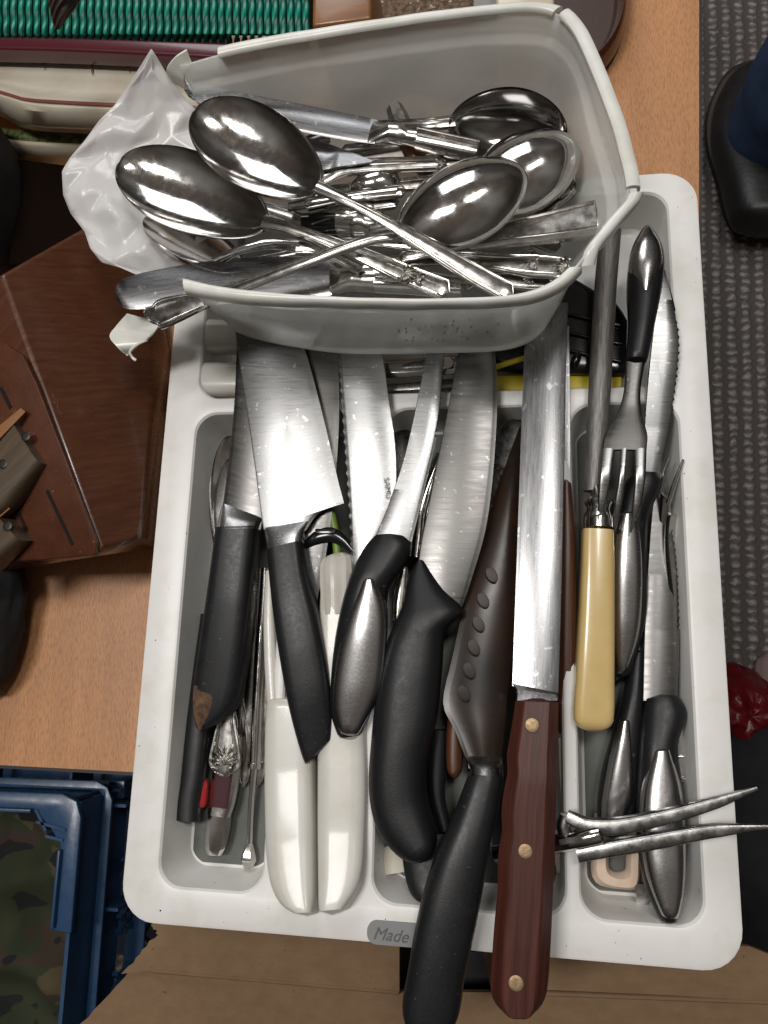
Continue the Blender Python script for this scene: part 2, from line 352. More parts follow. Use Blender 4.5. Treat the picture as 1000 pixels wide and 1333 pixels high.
def table_mat():
    m, nt, b, N, L = nodes_mat('beech_laminate')
    tc = N('ShaderNodeTexCoord'); mp = N('ShaderNodeMapping'); mp.inputs['Scale'].default_value = (1500, 260, 1); mp.inputs['Rotation'].default_value = (0, 0, -.05); L(tc.outputs['Object'], mp.inputs[0])
    n1 = N('ShaderNodeTexNoise'); n1.inputs['Scale'].default_value = 1; n1.inputs['Detail'].default_value = 2; L(mp.outputs[0], n1.inputs['Vector'])
    mp2 = N('ShaderNodeMapping'); mp2.inputs['Scale'].default_value = (60, 5, 1); L(tc.outputs['Object'], mp2.inputs[0])
    n2 = N('ShaderNodeTexNoise'); n2.inputs['Scale'].default_value = 1; n2.inputs['Detail'].default_value = 4; L(mp2.outputs[0], n2.inputs['Vector'])
    r1 = N('ShaderNodeValToRGB'); r1.color_ramp.elements[0].position = .34; r1.color_ramp.elements[0].color = (.38, .178, .078, 1); r1.color_ramp.elements[1].position = .56; r1.color_ramp.elements[1].color = (.50, .25, .112, 1)
    L(n1.outputs['Fac'], r1.inputs[0])
    r2 = N('ShaderNodeValToRGB'); r2.color_ramp.elements[0].position = .3; r2.color_ramp.elements[0].color = (.82, .80, .78, 1); r2.color_ramp.elements[1].position = .7; r2.color_ramp.elements[1].color = (1.08, 1.06, 1.04, 1)
    L(n2.outputs['Fac'], r2.inputs[0])
    mx = N('ShaderNodeMix'); mx.data_type = 'RGBA'; mx.blend_type = 'MULTIPLY'; mx.inputs['Factor'].default_value = 1; L(r1.outputs[0], mx.inputs['A']); L(r2.outputs[0], mx.inputs['B'])
    L(mx.outputs['Result'], b.inputs['Base Color']); b.inputs['Roughness'].default_value = .42
    bp = N('ShaderNodeBump'); bp.inputs['Strength'].default_value = .15; bp.inputs['Distance'].default_value = .0003; L(n1.outputs['Fac'], bp.inputs['Height']); L(bp.outputs[0], b.inputs['Normal'])
    return m
fl = mk('floor', [V((-2.5, -2.5, FZ)), V((2.5, -2.5, FZ)), V((2.5, 2.5, FZ)), V((-2.5, 2.5, FZ))], [(0, 1, 2, 3)], carpet_mat()); fl['kind'] = 'structure'
edge_m = mat('dark_edge_banding', (.02, .016, .014), .5)
tb = T('table', 'beech laminate table under the white cutlery tray', 'table', V((-.4, .3, FZ)))
tp = [V((-1.2, -.134, ZT)), V((.1405, -.1335, ZT)), V((.1905, .80, ZT)), V((-1.2, .80, ZT))]
prism('table_top', tp, .026, table_mat(), tb)
for a, b in ((0, 1), (1, 2)):
    d = (tp[b]-tp[a]).normalized(); o = d.cross(V((0, 0, 1)))
    box('edge_strip', (tp[a]+tp[b])/2+o*.001-V((0, 0, .0138)), d*((tp[b]-tp[a]).length/2), o*.0009, V((0, 0, .0128)), edge_m, tb)
for x, y in ((.07, -.07), (.12, .72), (-1.1, -.07), (-1.1, .72)):
    box('leg', V((x, y, (FZ+ZT-.03)/2)), V((.02, 0, 0)), V((0, .02, 0)), V((0, 0, (ZT-.03-FZ)/2)), edge_m, tb)

# ---------------------------------------------------------------- cutlery tray
def rrect(x0, x1, y0, y1, r, z, seg=7):
    out = []
    for cx, cy, a0 in ((x1-r, y0+r, -90), (x1-r, y1-r, 0), (x0+r, y1-r, 90), (x0+r, y0+r, 180)):
        for i in range(seg+1):
            a = math.radians(a0+90*i/seg); out.append(V((cx+r*math.cos(a), cy+r*math.sin(a), z)))
    return out
HX, HY = .14715, .19876
CELLS = [(-.128, -.0745, -.181, .066), (-.0685, -.0255, -.181, .066), (-.0195, .0705, -.181, .066), (.0775, .131, -.181, .066), (-.128, .131, .0755, .187)]
FLOORZ = .025
def text_mesh(name, fc):
    o = bpy.data.objects.new(name, fc); COL.objects.link(o); dg = bpy.context.evaluated_depsgraph_get(); me = bpy.data.meshes.new_from_object(o.evaluated_get(dg))
    bpy.data.objects.remove(o); return me
def build_tray():
    root = T('cutlery_tray', 'white plastic cutlery tray filled with kitchen knives', 'cutlery tray', V((0, 0, ZT)))
    bm = bmesh.new()
    def ring(pts): return [bm.verts.new(p-V((0, 0, ZT))) for p in pts]
    def skin(a, b):
        n = len(a)
        for i in range(n): bm.faces.new((a[i], a[(i+1) % n], b[(i+1) % n], b[i]))
    loops = []
    prof = [(.0016, RIM-.00), (.0004, RIM-.0005), (0, RIM-.0018), (0, RIM-.009), (.002, RIM-.010), (.004, RIM-.010), (.010, ZT)]
    rings = [ring(rrect(-HX+i, HX-i, -HY+i, HY-i, .018-i*.5, z)) for i, z in prof]
    for a, b in zip(rings, rings[1:]): skin(a, b)
    loops.append(rings[0])
    for k, (x0, x1, y0, y1) in enumerate(CELLS):
        top = RIM
        pr = [(-.0022, top), (-.0009, top-.0004), (0, top-.0016), (.0012, top-.010), (.003, FLOORZ+.006), (.0042, FLOORZ+.0018), (.0065, FLOORZ+.0002), (.009, FLOORZ)]
        rs = [ring(rrect(x0+i, x1-i, y0+i, y1-i, max(.012-i*.3, .004), z)) for i, z in pr]
        for a, b in zip(rs, rs[1:]): skin(a, b)
        bm.faces.new(rs[-1]); loops.append(rs[0])
    es = []
    for lp in loops:
        for i in range(len(lp)):
            e = bm.edges.get((lp[i], lp[(i+1) % len(lp)]))
            es.append(e)
    bmesh.ops.triangle_fill(bm, use_beauty=True, use_dissolve=False, edges=es)
    bmesh.ops.recalc_face_normals(bm, faces=bm.faces[:])
    me = bpy.data.meshes.new('tray_body'); bm.to_mesh(me); bm.free(); me.shade_smooth(); me.set_sharp_from_angle(angle=math.radians(28)); me.materials.append(white_tray)
    o = bpy.data.objects.new('tray_body', me); COL.objects.link(o); o.parent = root
    for (x0, x1, y0, y1) in CELLS[:4]:
        prism('floor_liner', rrect(x0+.0056, x1-.0056, y0+.0056, y1-.0056, .007, FLOORZ+.0013), .0010, tray_grey, root)
    # oval badge on the front rim with its lettering
    c = (P(483, 1213, RIM)+P(548, 1217, RIM))/2
    prism('badge', rrect(c.x-.0135, c.x+.0135, c.y-.0052, c.y+.0052, .0045, RIM+.0012), .0014, plate_grey, root, ang=50)
    fc = bpy.data.curves.new('badge_lettering', 'FONT'); fc.body = 'Made'; fc.size = .0076; fc.shear = .35; fc.extrude = .0002; fc.align_x = 'LEFT'; fc.align_y = 'CENTER'
    fc.materials.append(plate_ink)
    fc = text_mesh('badge_lettering', fc)
    fo = bpy.data.objects.new('badge_lettering', fc); COL.objects.link(fo); fo.parent = root; fo.location = V((c.x-.0108, c.y-.0005, RIM+.00135))-V((0, 0, ZT)); fo.rotation_euler = (0, 0, -.03)
    return root
tray = build_tray()

# ---------------------------------------------------------------- knife block
blockwood = mat('dark_red_stained_wood', (.066, .021, .0095), .30, 0, col2=(.098, .034, .015), cs=(20, 420, 60), cdet=5, bump=.1, bs=(30, 900, 80), bdist=.0004, rvar=.08, rs=(40, 400, 60), spec=.5, coat=.25)
for nd in blockwood.node_tree.nodes:
    if nd.type == 'MAPPING':
        nd.vector_type = 'TEXTURE'; nd.inputs['Scale'].default_value = tuple(1/x for x in nd.inputs['Scale'].default_value); nd.inputs['Rotation'].default_value = (0, 0, .62)
redwood = mat('red_lacquered_wood', (.070, .022, .010), .34, 0, col2=(.094, .031, .014), cs=(90, 90, 90), cdet=6, bump=.3, bs=(500, 500, 500), bdist=.0004, speck=((.3, .12, .06), 420, .70))
slot_m = mat('painted_slot_shade', (.003, .002, .002), .9)  # black that paints the shade inside the block's slots
greywood = mat('greasy_grey_brown_wood', (.060, .040, .024), .5, 0, coord='UV', col2=(.10, .066, .040), cs=(260, 20, 1), bump=.3, bs=(500, 30, 1))
endwood = mat('orange_brown_wood', (.20, .085, .03), .5, 0, coord='UV', col2=(.29, .13, .05), cs=(300, 20, 1))
blk = T('knife_block', 'dark red wooden knife block with riveted knives, beside the tray', 'knife block', P(100, 560, ZT))
def onplane(px, py, a, b, c, lift=0):
    n = (b-a).cross(c-a).normalized(); n = n if n.z > 0 else -n
    d = rt*((px-500)/1000)-up*((py-666.5)/1000)+fw; return CAM+d*((a-CAM).dot(n)/d.dot(n))+n*lift
g_, f_, c_ = P(36, 466, .100), P(133, 714, .082), P(196, 560, .048); s_ = P(-90, 742, .044)
hullpts = [onplane(-90, 425, g_, f_, s_), onplane(2, 357, g_, f_, c_), onplane(126, 287, g_, f_, c_), onplane(196, 330, g_, f_, c_), c_, onplane(182, 702, g_, f_, c_), f_, g_, onplane(-90, 470, g_, f_, s_), s_, onplane(126, 724, g_, f_, s_), P(214, 450, .024), P(200, 712, .014)]
hullpts += [V((p.x, p.y, ZT)) for p in (hullpts[0], hullpts[2], hullpts[11], hullpts[12], hullpts[9])]
def hull(name, pts, m, parent, bev):
    o0 = V(parent['_o']); bm = bmesh.new()
    for p in pts: bm.verts.new(p-o0)
    r = bmesh.ops.convex_hull(bm, input=bm.verts[:])
    bmesh.ops.delete(bm, geom=list({g for g in r['geom_interior'] if isinstance(g, bmesh.types.BMVert)}), context='VERTS')
    bmesh.ops.dissolve_limit(bm, angle_limit=math.radians(7), verts=bm.verts[:], edges=bm.edges[:])
    bmesh.ops.bevel(bm, geom=bm.edges[:], offset=bev, segments=4, affect='EDGES', profile=.5, clamp_overlap=True)
    bmesh.ops.recalc_face_normals(bm, faces=bm.faces[:])
    me = bpy.data.meshes.new(name); bm.to_mesh(me); bm.free(); me.shade_smooth(); me.set_sharp_from_angle(angle=math.radians(30)); me.materials.append(m)
    o = bpy.data.objects.new(name, me); COL.objects.link(o); o.parent = parent; return o
hull('block_body', hullpts, blockwood, blk, .0055)
# lacquered slot board lying on the sloping front of the block
def onslot(px, py, lift=0):
    a, b, c = g_, f_, s_; n = (b-a).cross(c-a).normalized(); n = n if n.z > 0 else -n
    d = rt*((px-500)/1000)-up*((py-666.5)/1000)+fw; t = (a-CAM).dot(n)/d.dot(n); return CAM+d*t+n*lift, n
board = [onslot(x, y, .0022)[0] for x, y in ((-70, 452), (8, 446), (34, 463), (52, 500), (93, 606), (131, 706), (127, 722), (60, 728), (-70, 734))]
prism('slot_board', board, .004, redwood, blk, bevel=.0008)
for x0, y0, x1, y1, wd in ((6, 505, 19, 531, .0011), (66, 638, 99, 708, .0009), (17, 643, 40, 690, .0009)):
    a, n = onslot(x0, y0, .0024); b, _ = onslot(x1, y1, .0024); d = (b-a)/2; s = d.cross(n).normalized()
    box('slot', (a+b)/2, d, s*wd, n*.0004, slot_m, blk)
def block_knife(pts_top, pts_l, pts_r, zz, label, rv):
    k = T('block_knife', label, 'knife', P(*pts_l[0], zz[0]))
    st('handle', pts_l, pts_r, zz, .0075, greywood, k, sec=BX, n=16, smooth=False)
    prism('handle_spine', [P(x, y, z) for x, y, z in pts_top], .0012, endwood, k)
    for x, y, z in rv: disc('rivet', P(x, y, z), .0026, .0005, mat('dark_rivet', (.03, .026, .022), .4, .6), k)
block_knife([(27, 531, .0975), (33, 536, .0975), (-20, 591, .093), (-20, 570, .093)], [(24, 545), (0, 567), (-30, 592)], [(62, 605), (16, 660), (-30, 700)], [.088, .084, .080],
            'grey-brown riveted handle sticking from upper slot of the wooden block', [(34, 568, .0955), (4, 604, .0925)])
block_knife([(8, 657, .085), (13, 662, .085), (-25, 694, .082), (-25, 680, .082)], [(6, 668), (-8, 684), (-30, 704)], [(37, 704), (8, 728), (-30, 765)], [.077, .074, .070],
            'worn riveted handle sticking from lower slot of the wooden block', [(10, 685, .0845)])
# ---------------------------------------------------------------- knives and tools lying in the tray
GK = 'knives heaped in the tray'
# steel handled black knife at the tray's left side
k = T('chef_knife', 'black-handled knife with rusty butt beside the tray wall', 'knife', P(300, 700, .03), GK)
st('blade', [(309, 430), (304, 540), (290, 660), (288, 668)], [(345, 430), (350, 560), (344, 660), (340, 690)], [.060, .0585, .056], .0009, dull, k, sec=BLL, n=20)
st('bolster', [(290, 655), (287, 672), (284, 692)], [(344, 675), (340, 682), (337, 690)], [.056, .0555], [.0012, .0055, .0085], satin, k, sec=HB, n=14)
st('handle', [(284, 688), (273, 775), (262, 848), (256, 895), (257, 930), (264, 951)], [(337, 686), (331, 770), (326, 825), (320, 872), (307, 922), (270, 951)], [.0555, .052, .048, .045], [.0085, .0095, .0095, .0085], black, k, sec=HB, n=34, rnd=(0, .03))
st('rust_mark', [(257, 893), (256, 915), (259, 935), (264, 948)], [(278, 886), (292, 900), (284, 925), (270, 948)], [.0472, .0465, .0460], [.0084, .0096, .0096, .0078], rust, k, sec=HB, n=14)
# broad chef's knife
k = T('chef_knife', "broad chef's knife with pointed black handle, its blade scratched", 'knife', P(370, 700, .03), GK)
st('blade', [(306, 425), (312, 470), (330, 590), (342, 680), (344, 690)], [(392, 440), (404, 478), (425, 560), (440, 625), (448, 655)], [.067, .0655, .0635, .062], .0010, brush, k, sec=BLR, n=26)
st('heel', [(342, 676), (344, 686), (346, 694)], [(448, 654), (415, 668), (398, 691)], [.0621, .0619], [.0010, .0011], brush, k, sec=BLR, n=12)
st('bolster', [(344, 688), (347, 704), (351, 722)], [(402, 678), (396, 692), (396, 710)], [.062, .0615, .061], [.0012, .0050, .0080], satin, k, sec=HB, n=14)
st('handle', [(350, 718), (355, 770), (364, 840), (378, 920), (392, 975), (400, 998)], [(396, 706), (402, 745), (416, 800), (429, 870), (434, 930), (433, 964)], [.061, .0605, .059, .0565], [.0080, .0092, .0092, .0082, .006], black, k, sec=HB, n=34, rnd=(0, .02))
# ivory knives
k = T('ivory_knife', 'ivory plastic handled knife nearest the tray wall, its blade mostly hidden', 'knife', P(380, 1000, .03), GK)
st('blade', [(372, 440), (366, 600), (361, 780), (360, 910)], [(440, 440), (441, 560), (428, 700), (386, 910)], [.0605, .058, .054, .050], .0008, dull, k, sec=BLR, n=18)
st('handle', [(351, 905), (348, 950), (349, 1080), (355, 1145), (369, 1176), (390, 1192)], [(395, 905), (408, 950), (412, 1050), (413, 1120), (413, 1170), (411, 1193)], [.050, .049, .053, .060], [.0075, .0095, .0095, .0085], white_h, k, sec=SUP(4.2, 26), n=36, rnd=(.03, .02))
st('handle_spine', [(348, 745), (345, 800), (346, 860), (349, 915)], [(361, 745), (361, 800), (363, 860), (367, 915)], [.047, .048, .0495], .0060, white_h, k, sec=SUP(3), n=14)
k = T('bread_knife', 'wavy-edged bread knife with ivory handle and lettered blade', 'knife', P(450, 900, .03), GK)
bl = st('blade', [(436, 430), (442, 500), (447, 570), (452, 640), (458, 735)], [(494, 430), (504, 500), (516, 600), (510, 680), (480, 735)], [.064, .0625, .0605, .0585, .056], .0009, brush, k, sec=BLL, n=150, ease=0, serr=('L', .0058, .0009, 0, .9))
st('bolster', [(424, 722), (418, 735), (418, 760), (420, 800)], [(455, 716), (462, 726), (464, 760), (462, 800)], [.0562, .0552], [.006, .0085, .0075], white_h, k, sec=[(-1, 0), (-.9, .7), (-.7, .8), (-.55, .98), (-.3, .8), (-.1, .82), (.1, 1), (.35, .85), (.6, .98), (.85, .7), (1, 0), (.7, -1), (-.7, -1)], n=14, rnd=(.15, 0))
st('handle', [(421, 745), (418, 800), (416, 900), (416, 1000), (416, 1100), (417, 1170), (419, 1193)], [(459, 745), (463, 800), (474, 900), (480, 980), (479, 1080), (472, 1148), (448, 1189)], [.0545, .053, .051, .053, .061], [.0070, .0086, .0095, .0095, .0085], white_h, k, sec=SUP(4.2, 26), n=36, rnd=(0, .02))
fc = bpy.data.curves.new('blade_lettering', 'FONT'); fc.body = 'SAMU'; fc.size = .0043; fc.extrude = .00005; fc.materials.append(plate_ink)
fo = bpy.data.objects.new('blade_lettering', text_mesh('blade_lettering', fc)); COL.objects.link(fo); fo.parent = bl
pa, pb = P(499.5, 622, .0621), P(504.5, 662, .0616); dx = (pb-pa).normalized(); dzv = V((0, 0, 1)); dy = dzv.cross(dx).normalized()
fo.matrix_local = Matrix.Translation(pa-V(bl['_o'])) @ Matrix((dx, dy, dx.cross(dy))).transposed().to_4x4()
# steak knives with steel inlay
def inlay_knife(label, bL, bR, bz, serr, hL, hR, hz, hth, iL, iR, iz, ith, at, sec=BLR, n=120, bm_=None):
    k = T('steak_knife', label, 'knife', at, 'steel inlaid knives')
    st('blade', bL, bR, bz, .0009, bm_ or brush, k, sec=sec, n=n, ease=0, serr=serr)
    h = st('handle', hL, hR, hz, hth, black, k, sec=SUP(2.6), n=36, rnd=(.02, .03))
    y0, y1 = min(p[1] for p in hL), max(p[1] for p in hL); ya, yb = iL[0][1], iL[-1][1]; zz, hh = [], []
    for q in range(13):
        f = (ya+(yb-ya)*q/12-y0)/(y1-y0); f = max(0, min(1, f)); g = endf(f, .02, .03)
        zz.append(lerp_list(hz, f)+lerp_list(hth, f)*g*.55); hh.append((lerp_list(hth, f)*.45+.0012)*g)
    st('steel_inlay', iL, iR, zz, hh, satin, k, sec=SUP(2.2, 24), n=36, ease=1, rnd=(.02, .02), rw=False)
    return k
inlay_knife('serrated knife with steel-inlaid black handle overlapping the bread knife', [(562, 425), (553, 475), (528, 590), (505, 660), (488, 700)], [(584, 425), (579, 475), (572, 550), (552, 640), (536, 705)], [.0675, .067, .066, .065], ('R', .0036, .0012, 0, .5),
            [(492, 694), (474, 715), (455, 755), (440, 815), (432, 880), (432, 930), (443, 964)], [(524, 695), (536, 710), (526, 738), (508, 766), (504, 825), (496, 890), (470, 960)], [.065, .064, .061, .059, .058], [.0065, .0095, .0108, .0095, .006],
            [(474, 752), (452, 800), (437, 860), (433, 920), (446, 966)], [(490, 752), (503, 790), (502, 850), (494, 900), (462, 966)], [.0655, .0643, .0633, .0618, .060], [.004, .0085, .0098, .0085, .004], P(470, 850, .03))
inlay_knife('serrated knife with steel-inlaid handle under the serving fork', [(863, 352), (853, 410), (843, 500), (836, 600), (833, 625)], [(866, 352), (880, 405), (886, 450), (876, 540), (858, 625)], [.066, .064, .060, .056, .053], ('R', .0040, .0012, .2, .66),
            [(826, 614), (806, 640), (800, 690), (797, 770), (797, 840), (800, 885)], [(852, 612), (862, 630), (846, 668), (842, 720), (840, 800), (822, 880)], [.053, .050, .046, .043, .040], [.0065, .0095, .0108, .0095, .006],
            [(806, 668), (798, 710), (795, 770), (796, 830), (802, 886)], [(828, 664), (836, 700), (838, 770), (832, 830), (812, 886)], [.051, .0488, .0466, .0445, .041], [.004, .0080, .0092, .008, .004], P(815, 760, .03), bm_=brush)
inlay_knife('serrated knife with bright steel-inlaid handle at the corner of the tray', [(852, 640), (846, 700), (840, 800), (837, 912)], [(860, 640), (878, 700), (885, 790), (882, 912)], [.044, .044, .044, .045], ('R', .0034, .0011, .2, .66),
            [(842, 905), (833, 950), (829, 1020), (829, 1090), (840, 1155), (862, 1203)], [(880, 902), (894, 928), (882, 970), (890, 1040), (894, 1110), (880, 1204)], [.045, .046, .046, .048, .051], [.0065, .0095, .0112, .0100, .006],
            [(848, 974), (834, 1030), (833, 1090), (844, 1150), (866, 1205)], [(872, 972), (888, 1030), (893, 1100), (891, 1160), (880, 1205)], [.0475, .0482, .0492, .050, .0525], [.004, .0088, .0102, .009, .004], P(860, 1050, .03), bm_=dull)
inlay_knife('dark steel-inlaid handle lying low beside the cream peeler', [(845, 700), (838, 760), (830, 852)], [(856, 700), (855, 770), (845, 852)], [.032, .033, .035], None,
            [(822, 846), (812, 900), (795, 960), (782, 1010), (777, 1060), (786, 1090)], [(838, 846), (837, 920), (834, 980), (830, 1040), (822, 1075), (806, 1092)], [.037, .038, .038, .037], [.006, .0085, .0095, .0085, .006],
            [(806, 936), (792, 990), (783, 1040), (782, 1066)], [(820, 936), (826, 990), (826, 1040), (816, 1066)], [.0395, .0405, .0405, .0395], [.003, .0075, .0085, .007], P(805, 980, .03), bm_=dull)
# curved black handled butcher's knife
k = T('butcher_knife', "wide grey butcher's knife with curled black rubber handle and finger guard", 'knife', P(560, 850, .03), GK)
st('blade', [(604, 425), (594, 475), (578, 560), (558, 660), (545, 740), (556, 800)], [(640, 425), (646, 475), (646, 560), (634, 680), (612, 760), (598, 800)], [.066, .0645, .063, .0615], .0011, dull, k, sec=BLR, n=30)
st('handle', [(546, 727), (534, 748), (524, 790), (505, 832), (492, 890), (484, 960), (481, 1030), (492, 1078), (520, 1114), (552, 1128)], [(550, 726), (576, 766), (604, 796), (582, 818), (576, 870), (570, 930), (558, 985), (556, 1030), (566, 1075), (572, 1108)],
   [.0605, .0615, .0605, .059, .058, .059], [.004, .0085, .0105, .0118, .0118, .0110], rubber, k, sec=SUP(2.5, 24), n=48, ease=.3, rnd=(.01, .05))
# santoku, brown reflection painted into its blade colour; black handle over the front rim
k = T('santoku_knife', 'dimpled-blade knife with long black handle hanging over the tray front', 'knife', P(620, 1000, .03), GK)
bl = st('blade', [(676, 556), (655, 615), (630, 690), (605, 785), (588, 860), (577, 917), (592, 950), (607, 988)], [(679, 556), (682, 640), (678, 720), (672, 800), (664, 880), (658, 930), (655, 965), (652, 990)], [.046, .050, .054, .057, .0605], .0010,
   mat('painted_brown_reflection', (.034, .018, .010), .20, 0, rvar=.03, rs=(60, 60, 60), spec=.18, col2=(.012, .008, .006), cs=(30, 30, 30)), k, sec=BLL, n=36, zr=[0, -.001, -.0016, -.0016, -.001])
dimple_m = mat('painted_reflection_dimple', (.024, .015, .010), .28, 0, spec=.13)  # dimples carry on the blade's painted brown reflection
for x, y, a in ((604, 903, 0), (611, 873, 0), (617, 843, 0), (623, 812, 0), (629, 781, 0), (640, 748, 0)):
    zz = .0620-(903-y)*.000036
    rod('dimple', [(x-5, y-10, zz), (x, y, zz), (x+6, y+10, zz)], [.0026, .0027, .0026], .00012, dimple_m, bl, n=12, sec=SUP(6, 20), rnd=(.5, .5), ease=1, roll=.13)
st('bolster', [(605, 985), (612, 1000), (611, 1010)], [(654, 985), (655, 1000), (656, 1012)], [.062, .0635], [.0012, .0065, .009], darksteel, k, sec=OV, n=10)
st('handle', [(611, 1004), (592, 1055), (562, 1125), (543, 1195), (530, 1270), (524, 1310), (535, 1350)], [(657, 1004), (648, 1060), (636, 1120), (622, 1195), (606, 1270), (592, 1335), (560, 1352)], [.0640, .067, .0685, .069, .069], [.0085, .0098, .0098, .0090], black, k, sec=SUP(2.8), n=34, rnd=(.02, .05))
# carving knife with rosewood handle
k = T('carving_knife', 'carving knife with long straight blade and rosewood handle with brass rivets', 'knife', P(700, 900, .03), GK)
st('blade', [(686, 395), (682, 470), (676, 640), (671, 780), (667, 893)], [(740, 395), (737, 470), (734, 640), (731, 780), (727, 905)], [.0675, .0695, .0720, .0735], .0010, brush_l, k, sec=BLL, n=26)
st('bolster', [(667, 890), (673, 899), (672, 912)], [(727, 902), (726, 906), (726, 912)], [.0735, .0737], [.0011, .002, .0035], darksteel, k, sec=FLAT, n=6, smooth=False)
Lh = [(672, 906), (668, 935), (664, 960), (660, 985), (661, 1005), (656, 1030), (653, 1060), (654, 1080), (649, 1110), (648, 1140), (648, 1160), (644, 1200), (640, 1260), (640, 1292), (652, 1312), (668, 1319)]
Rh = [(727, 908), (725, 1000), (722, 1100), (718, 1200), (713, 1280), (708, 1300), (698, 1314), (684, 1320)]
st('handle', Lh, Rh, [.0740, .0745, .0745, .0745, .0745], [.0075, .0092, .0092, .0092, .0085], rose, k, sec=FAC, n=48, rnd=(.01, .03), ease=.3, ang=20)
for x, y in ((693, 944), (684, 1108), (672, 1280)): disc('rivet', P(x, y, .0834), .0031, .0004, brass, k)
# second wooden handled knife behind it
k = T('carving_knife', 'brown wooden handled knife half hidden behind the rosewood carving knife', 'knife', P(740, 800, .03), GK)
st('blade', [(726, 425), (728, 520), (730, 630)], [(741, 425), (742, 520), (742, 630)], [.0595, .0575, .053], .0008, brush_l, k, sec=BLL, n=16)
st('handle', [(730, 622), (727, 700), (724, 800), (722, 900), (726, 962)], [(743, 624), (748, 690), (751, 800), (752, 900), (750, 962)], [.053, .050, .047, .044], [.006, .0085, .0088, .0085], wood2, k, sec=SUP(2.8), n=28, rnd=(.02, .05))
# sharpening steel with bone handle
k = T('sharpening_steel', 'sharpening steel with yellowed bone handle and ringed metal collar', 'sharpening steel', P(780, 650, .03), GK)
rod('rod', [(795, 300, .0655), (788, 380, .0645), (780, 520, .0625), (773, 640, .060)], [.0056, .0058, .0056, .0050], [.0052, .0055, .0052, .0048], file_steel, k, n=26)
st('collar', [(767, 628), (765, 648), (760, 655), (763, 662), (759, 672), (759, 688)], [(783, 628), (790, 648), (800, 655), (797, 662), (799, 672), (799, 688)], [.060, .0595], [.004, .006, .0085, .0075, .009, .009], steel, k, sec=RD, n=36, ease=0)
st('bone_handle', [(758, 685), (754, 780), (748, 880), (745, 930), (750, 952)], [(798, 687), (799, 780), (799, 880), (798, 935), (791, 954)], [.0595, .058, .0565, .055], [.0080, .0092, .0096, .0092], bone, k, sec=SUP(4.5, 28), n=30, rnd=(.01, .06), ang=50)
# serving fork
k = T('serving_fork', 'three-pronged serving fork with black handle and steel tip, prongs pointing forward', 'fork', P(825, 450, .05), GK)
st('handle', [(838, 296), (822, 325), (816, 370), (818, 420), (814, 474)], [(846, 296), (862, 325), (864, 360), (853, 420), (842, 474)], [.066, .069, .070, .071], [.004, .0085, .0095, .0080, .0060], black, k, sec=SUP(2.6), n=30, rnd=(.04, .03))
st('steel_inlay', [(838, 298), (824, 325), (818, 352), (829, 382), (835, 400)], [(846, 298), (860, 325), (862, 350), (848, 382), (841, 400)], [.0685, .0712, .0722, .0735], [.004, .0076, .0085, .0070, .0045], satin, k, sec=SUP(2.3, 22), n=28, ease=1, rnd=(.05, .04), rw=False)
st('neck', [(814, 471), (812, 510), (803, 540), (788, 566), (784, 586)], [(840, 471), (834, 510), (836, 540), (843, 566), (842, 586)], [.0705, .0705, .072], [.0016, .0012, .0010], dull, k, sec=SUP(3), n=22)
for L_, R_ in (([(784, 584), (780, 625), (778, 660), (778, 688)], [(801, 584), (795, 625), (788, 660), (780, 689)]), ([(808, 584), (805, 625), (800, 655), (799, 690)], [(818, 584), (814, 625), (809, 660), (801, 691)]), ([(826, 584), (826, 625), (823, 660), (820, 692)], [(842, 584), (840, 625), (834, 660), (822, 694)])):
    st('tine', L_, R_, [.0720, .0725, .069, .064], [.0010, .0011, .0011, .0006], brush, k, sec=SUP(3), n=16)
# two-pronged carving fork lying across
k = T('carving_fork', 'long dark two-pronged carving fork lying across the tray rim', 'fork', P(800, 1085, .05), GK)
rod('prong', [(738, 1062, .066), (765, 1074, .067), (805, 1075, .068), (870, 1062, .069), (930, 1045, .071), (986, 1026, .074)], [.0030, .0036, .0034, .0030, .0024, .0008], [.0032, .0036, .0034, .0030, .0024, .0008], darksteel, k, n=34, sec=SUP(5, 20))
rod('prong', [(752, 1112, .064), (800, 1103, .066), (860, 1093, .068), (930, 1081, .070), (1002, 1076, .073)], [.0032, .0036, .0034, .0028, .0008], [.0034, .0036, .0032, .0026, .0008], darksteel, k, n=30, sec=SUP(5, 20))
rod('yoke', [(738, 1062, .066), (734, 1078, .0655), (742, 1095, .065)], .0032, .0032, darksteel, k, n=12)
sh = rod('shaft', [(640, 1112, .048), (700, 1103, .057), (750, 1093, .0665), (788, 1084, .0690)], [.0040, .0040, .0042, .0045], [.004, .004, .0042, .0045], steel, k, n=20, rnd=(.02, .06))
a, b = P(728, 1097, .0685), P(757, 1091, .0722); d = (b-a)/2
box('maker_stamp', (a+b)/2, d, d.cross(V((0, 0, 1))).normalized()*.0012, V((0, 0, .0002)), darksteel, sh)
# ---------------------------------------------------------------- small things low in the tray
GS = 'small cutlery low in the tray'
def spoon(name, label, tip, neck, hw, depth, hand, hhw, hth, m, concave=True, roll=0, group=None, sec=THR, cat='spoon', fat=.80, hrnd=(0, .03), orn=None, n=30, bm_=None, nw=.0035):
    r = T(name, label, cat, V(P(*neck)), group)
    bowl('bowl', P(*tip), P(*neck), hw, depth, bm_ or m, r, concave, roll, fat=fat, nw=nw)
    h = rod('handle', hand, hhw, hth, m, r, sec=sec, n=n, rnd=hrnd)
    return r, h
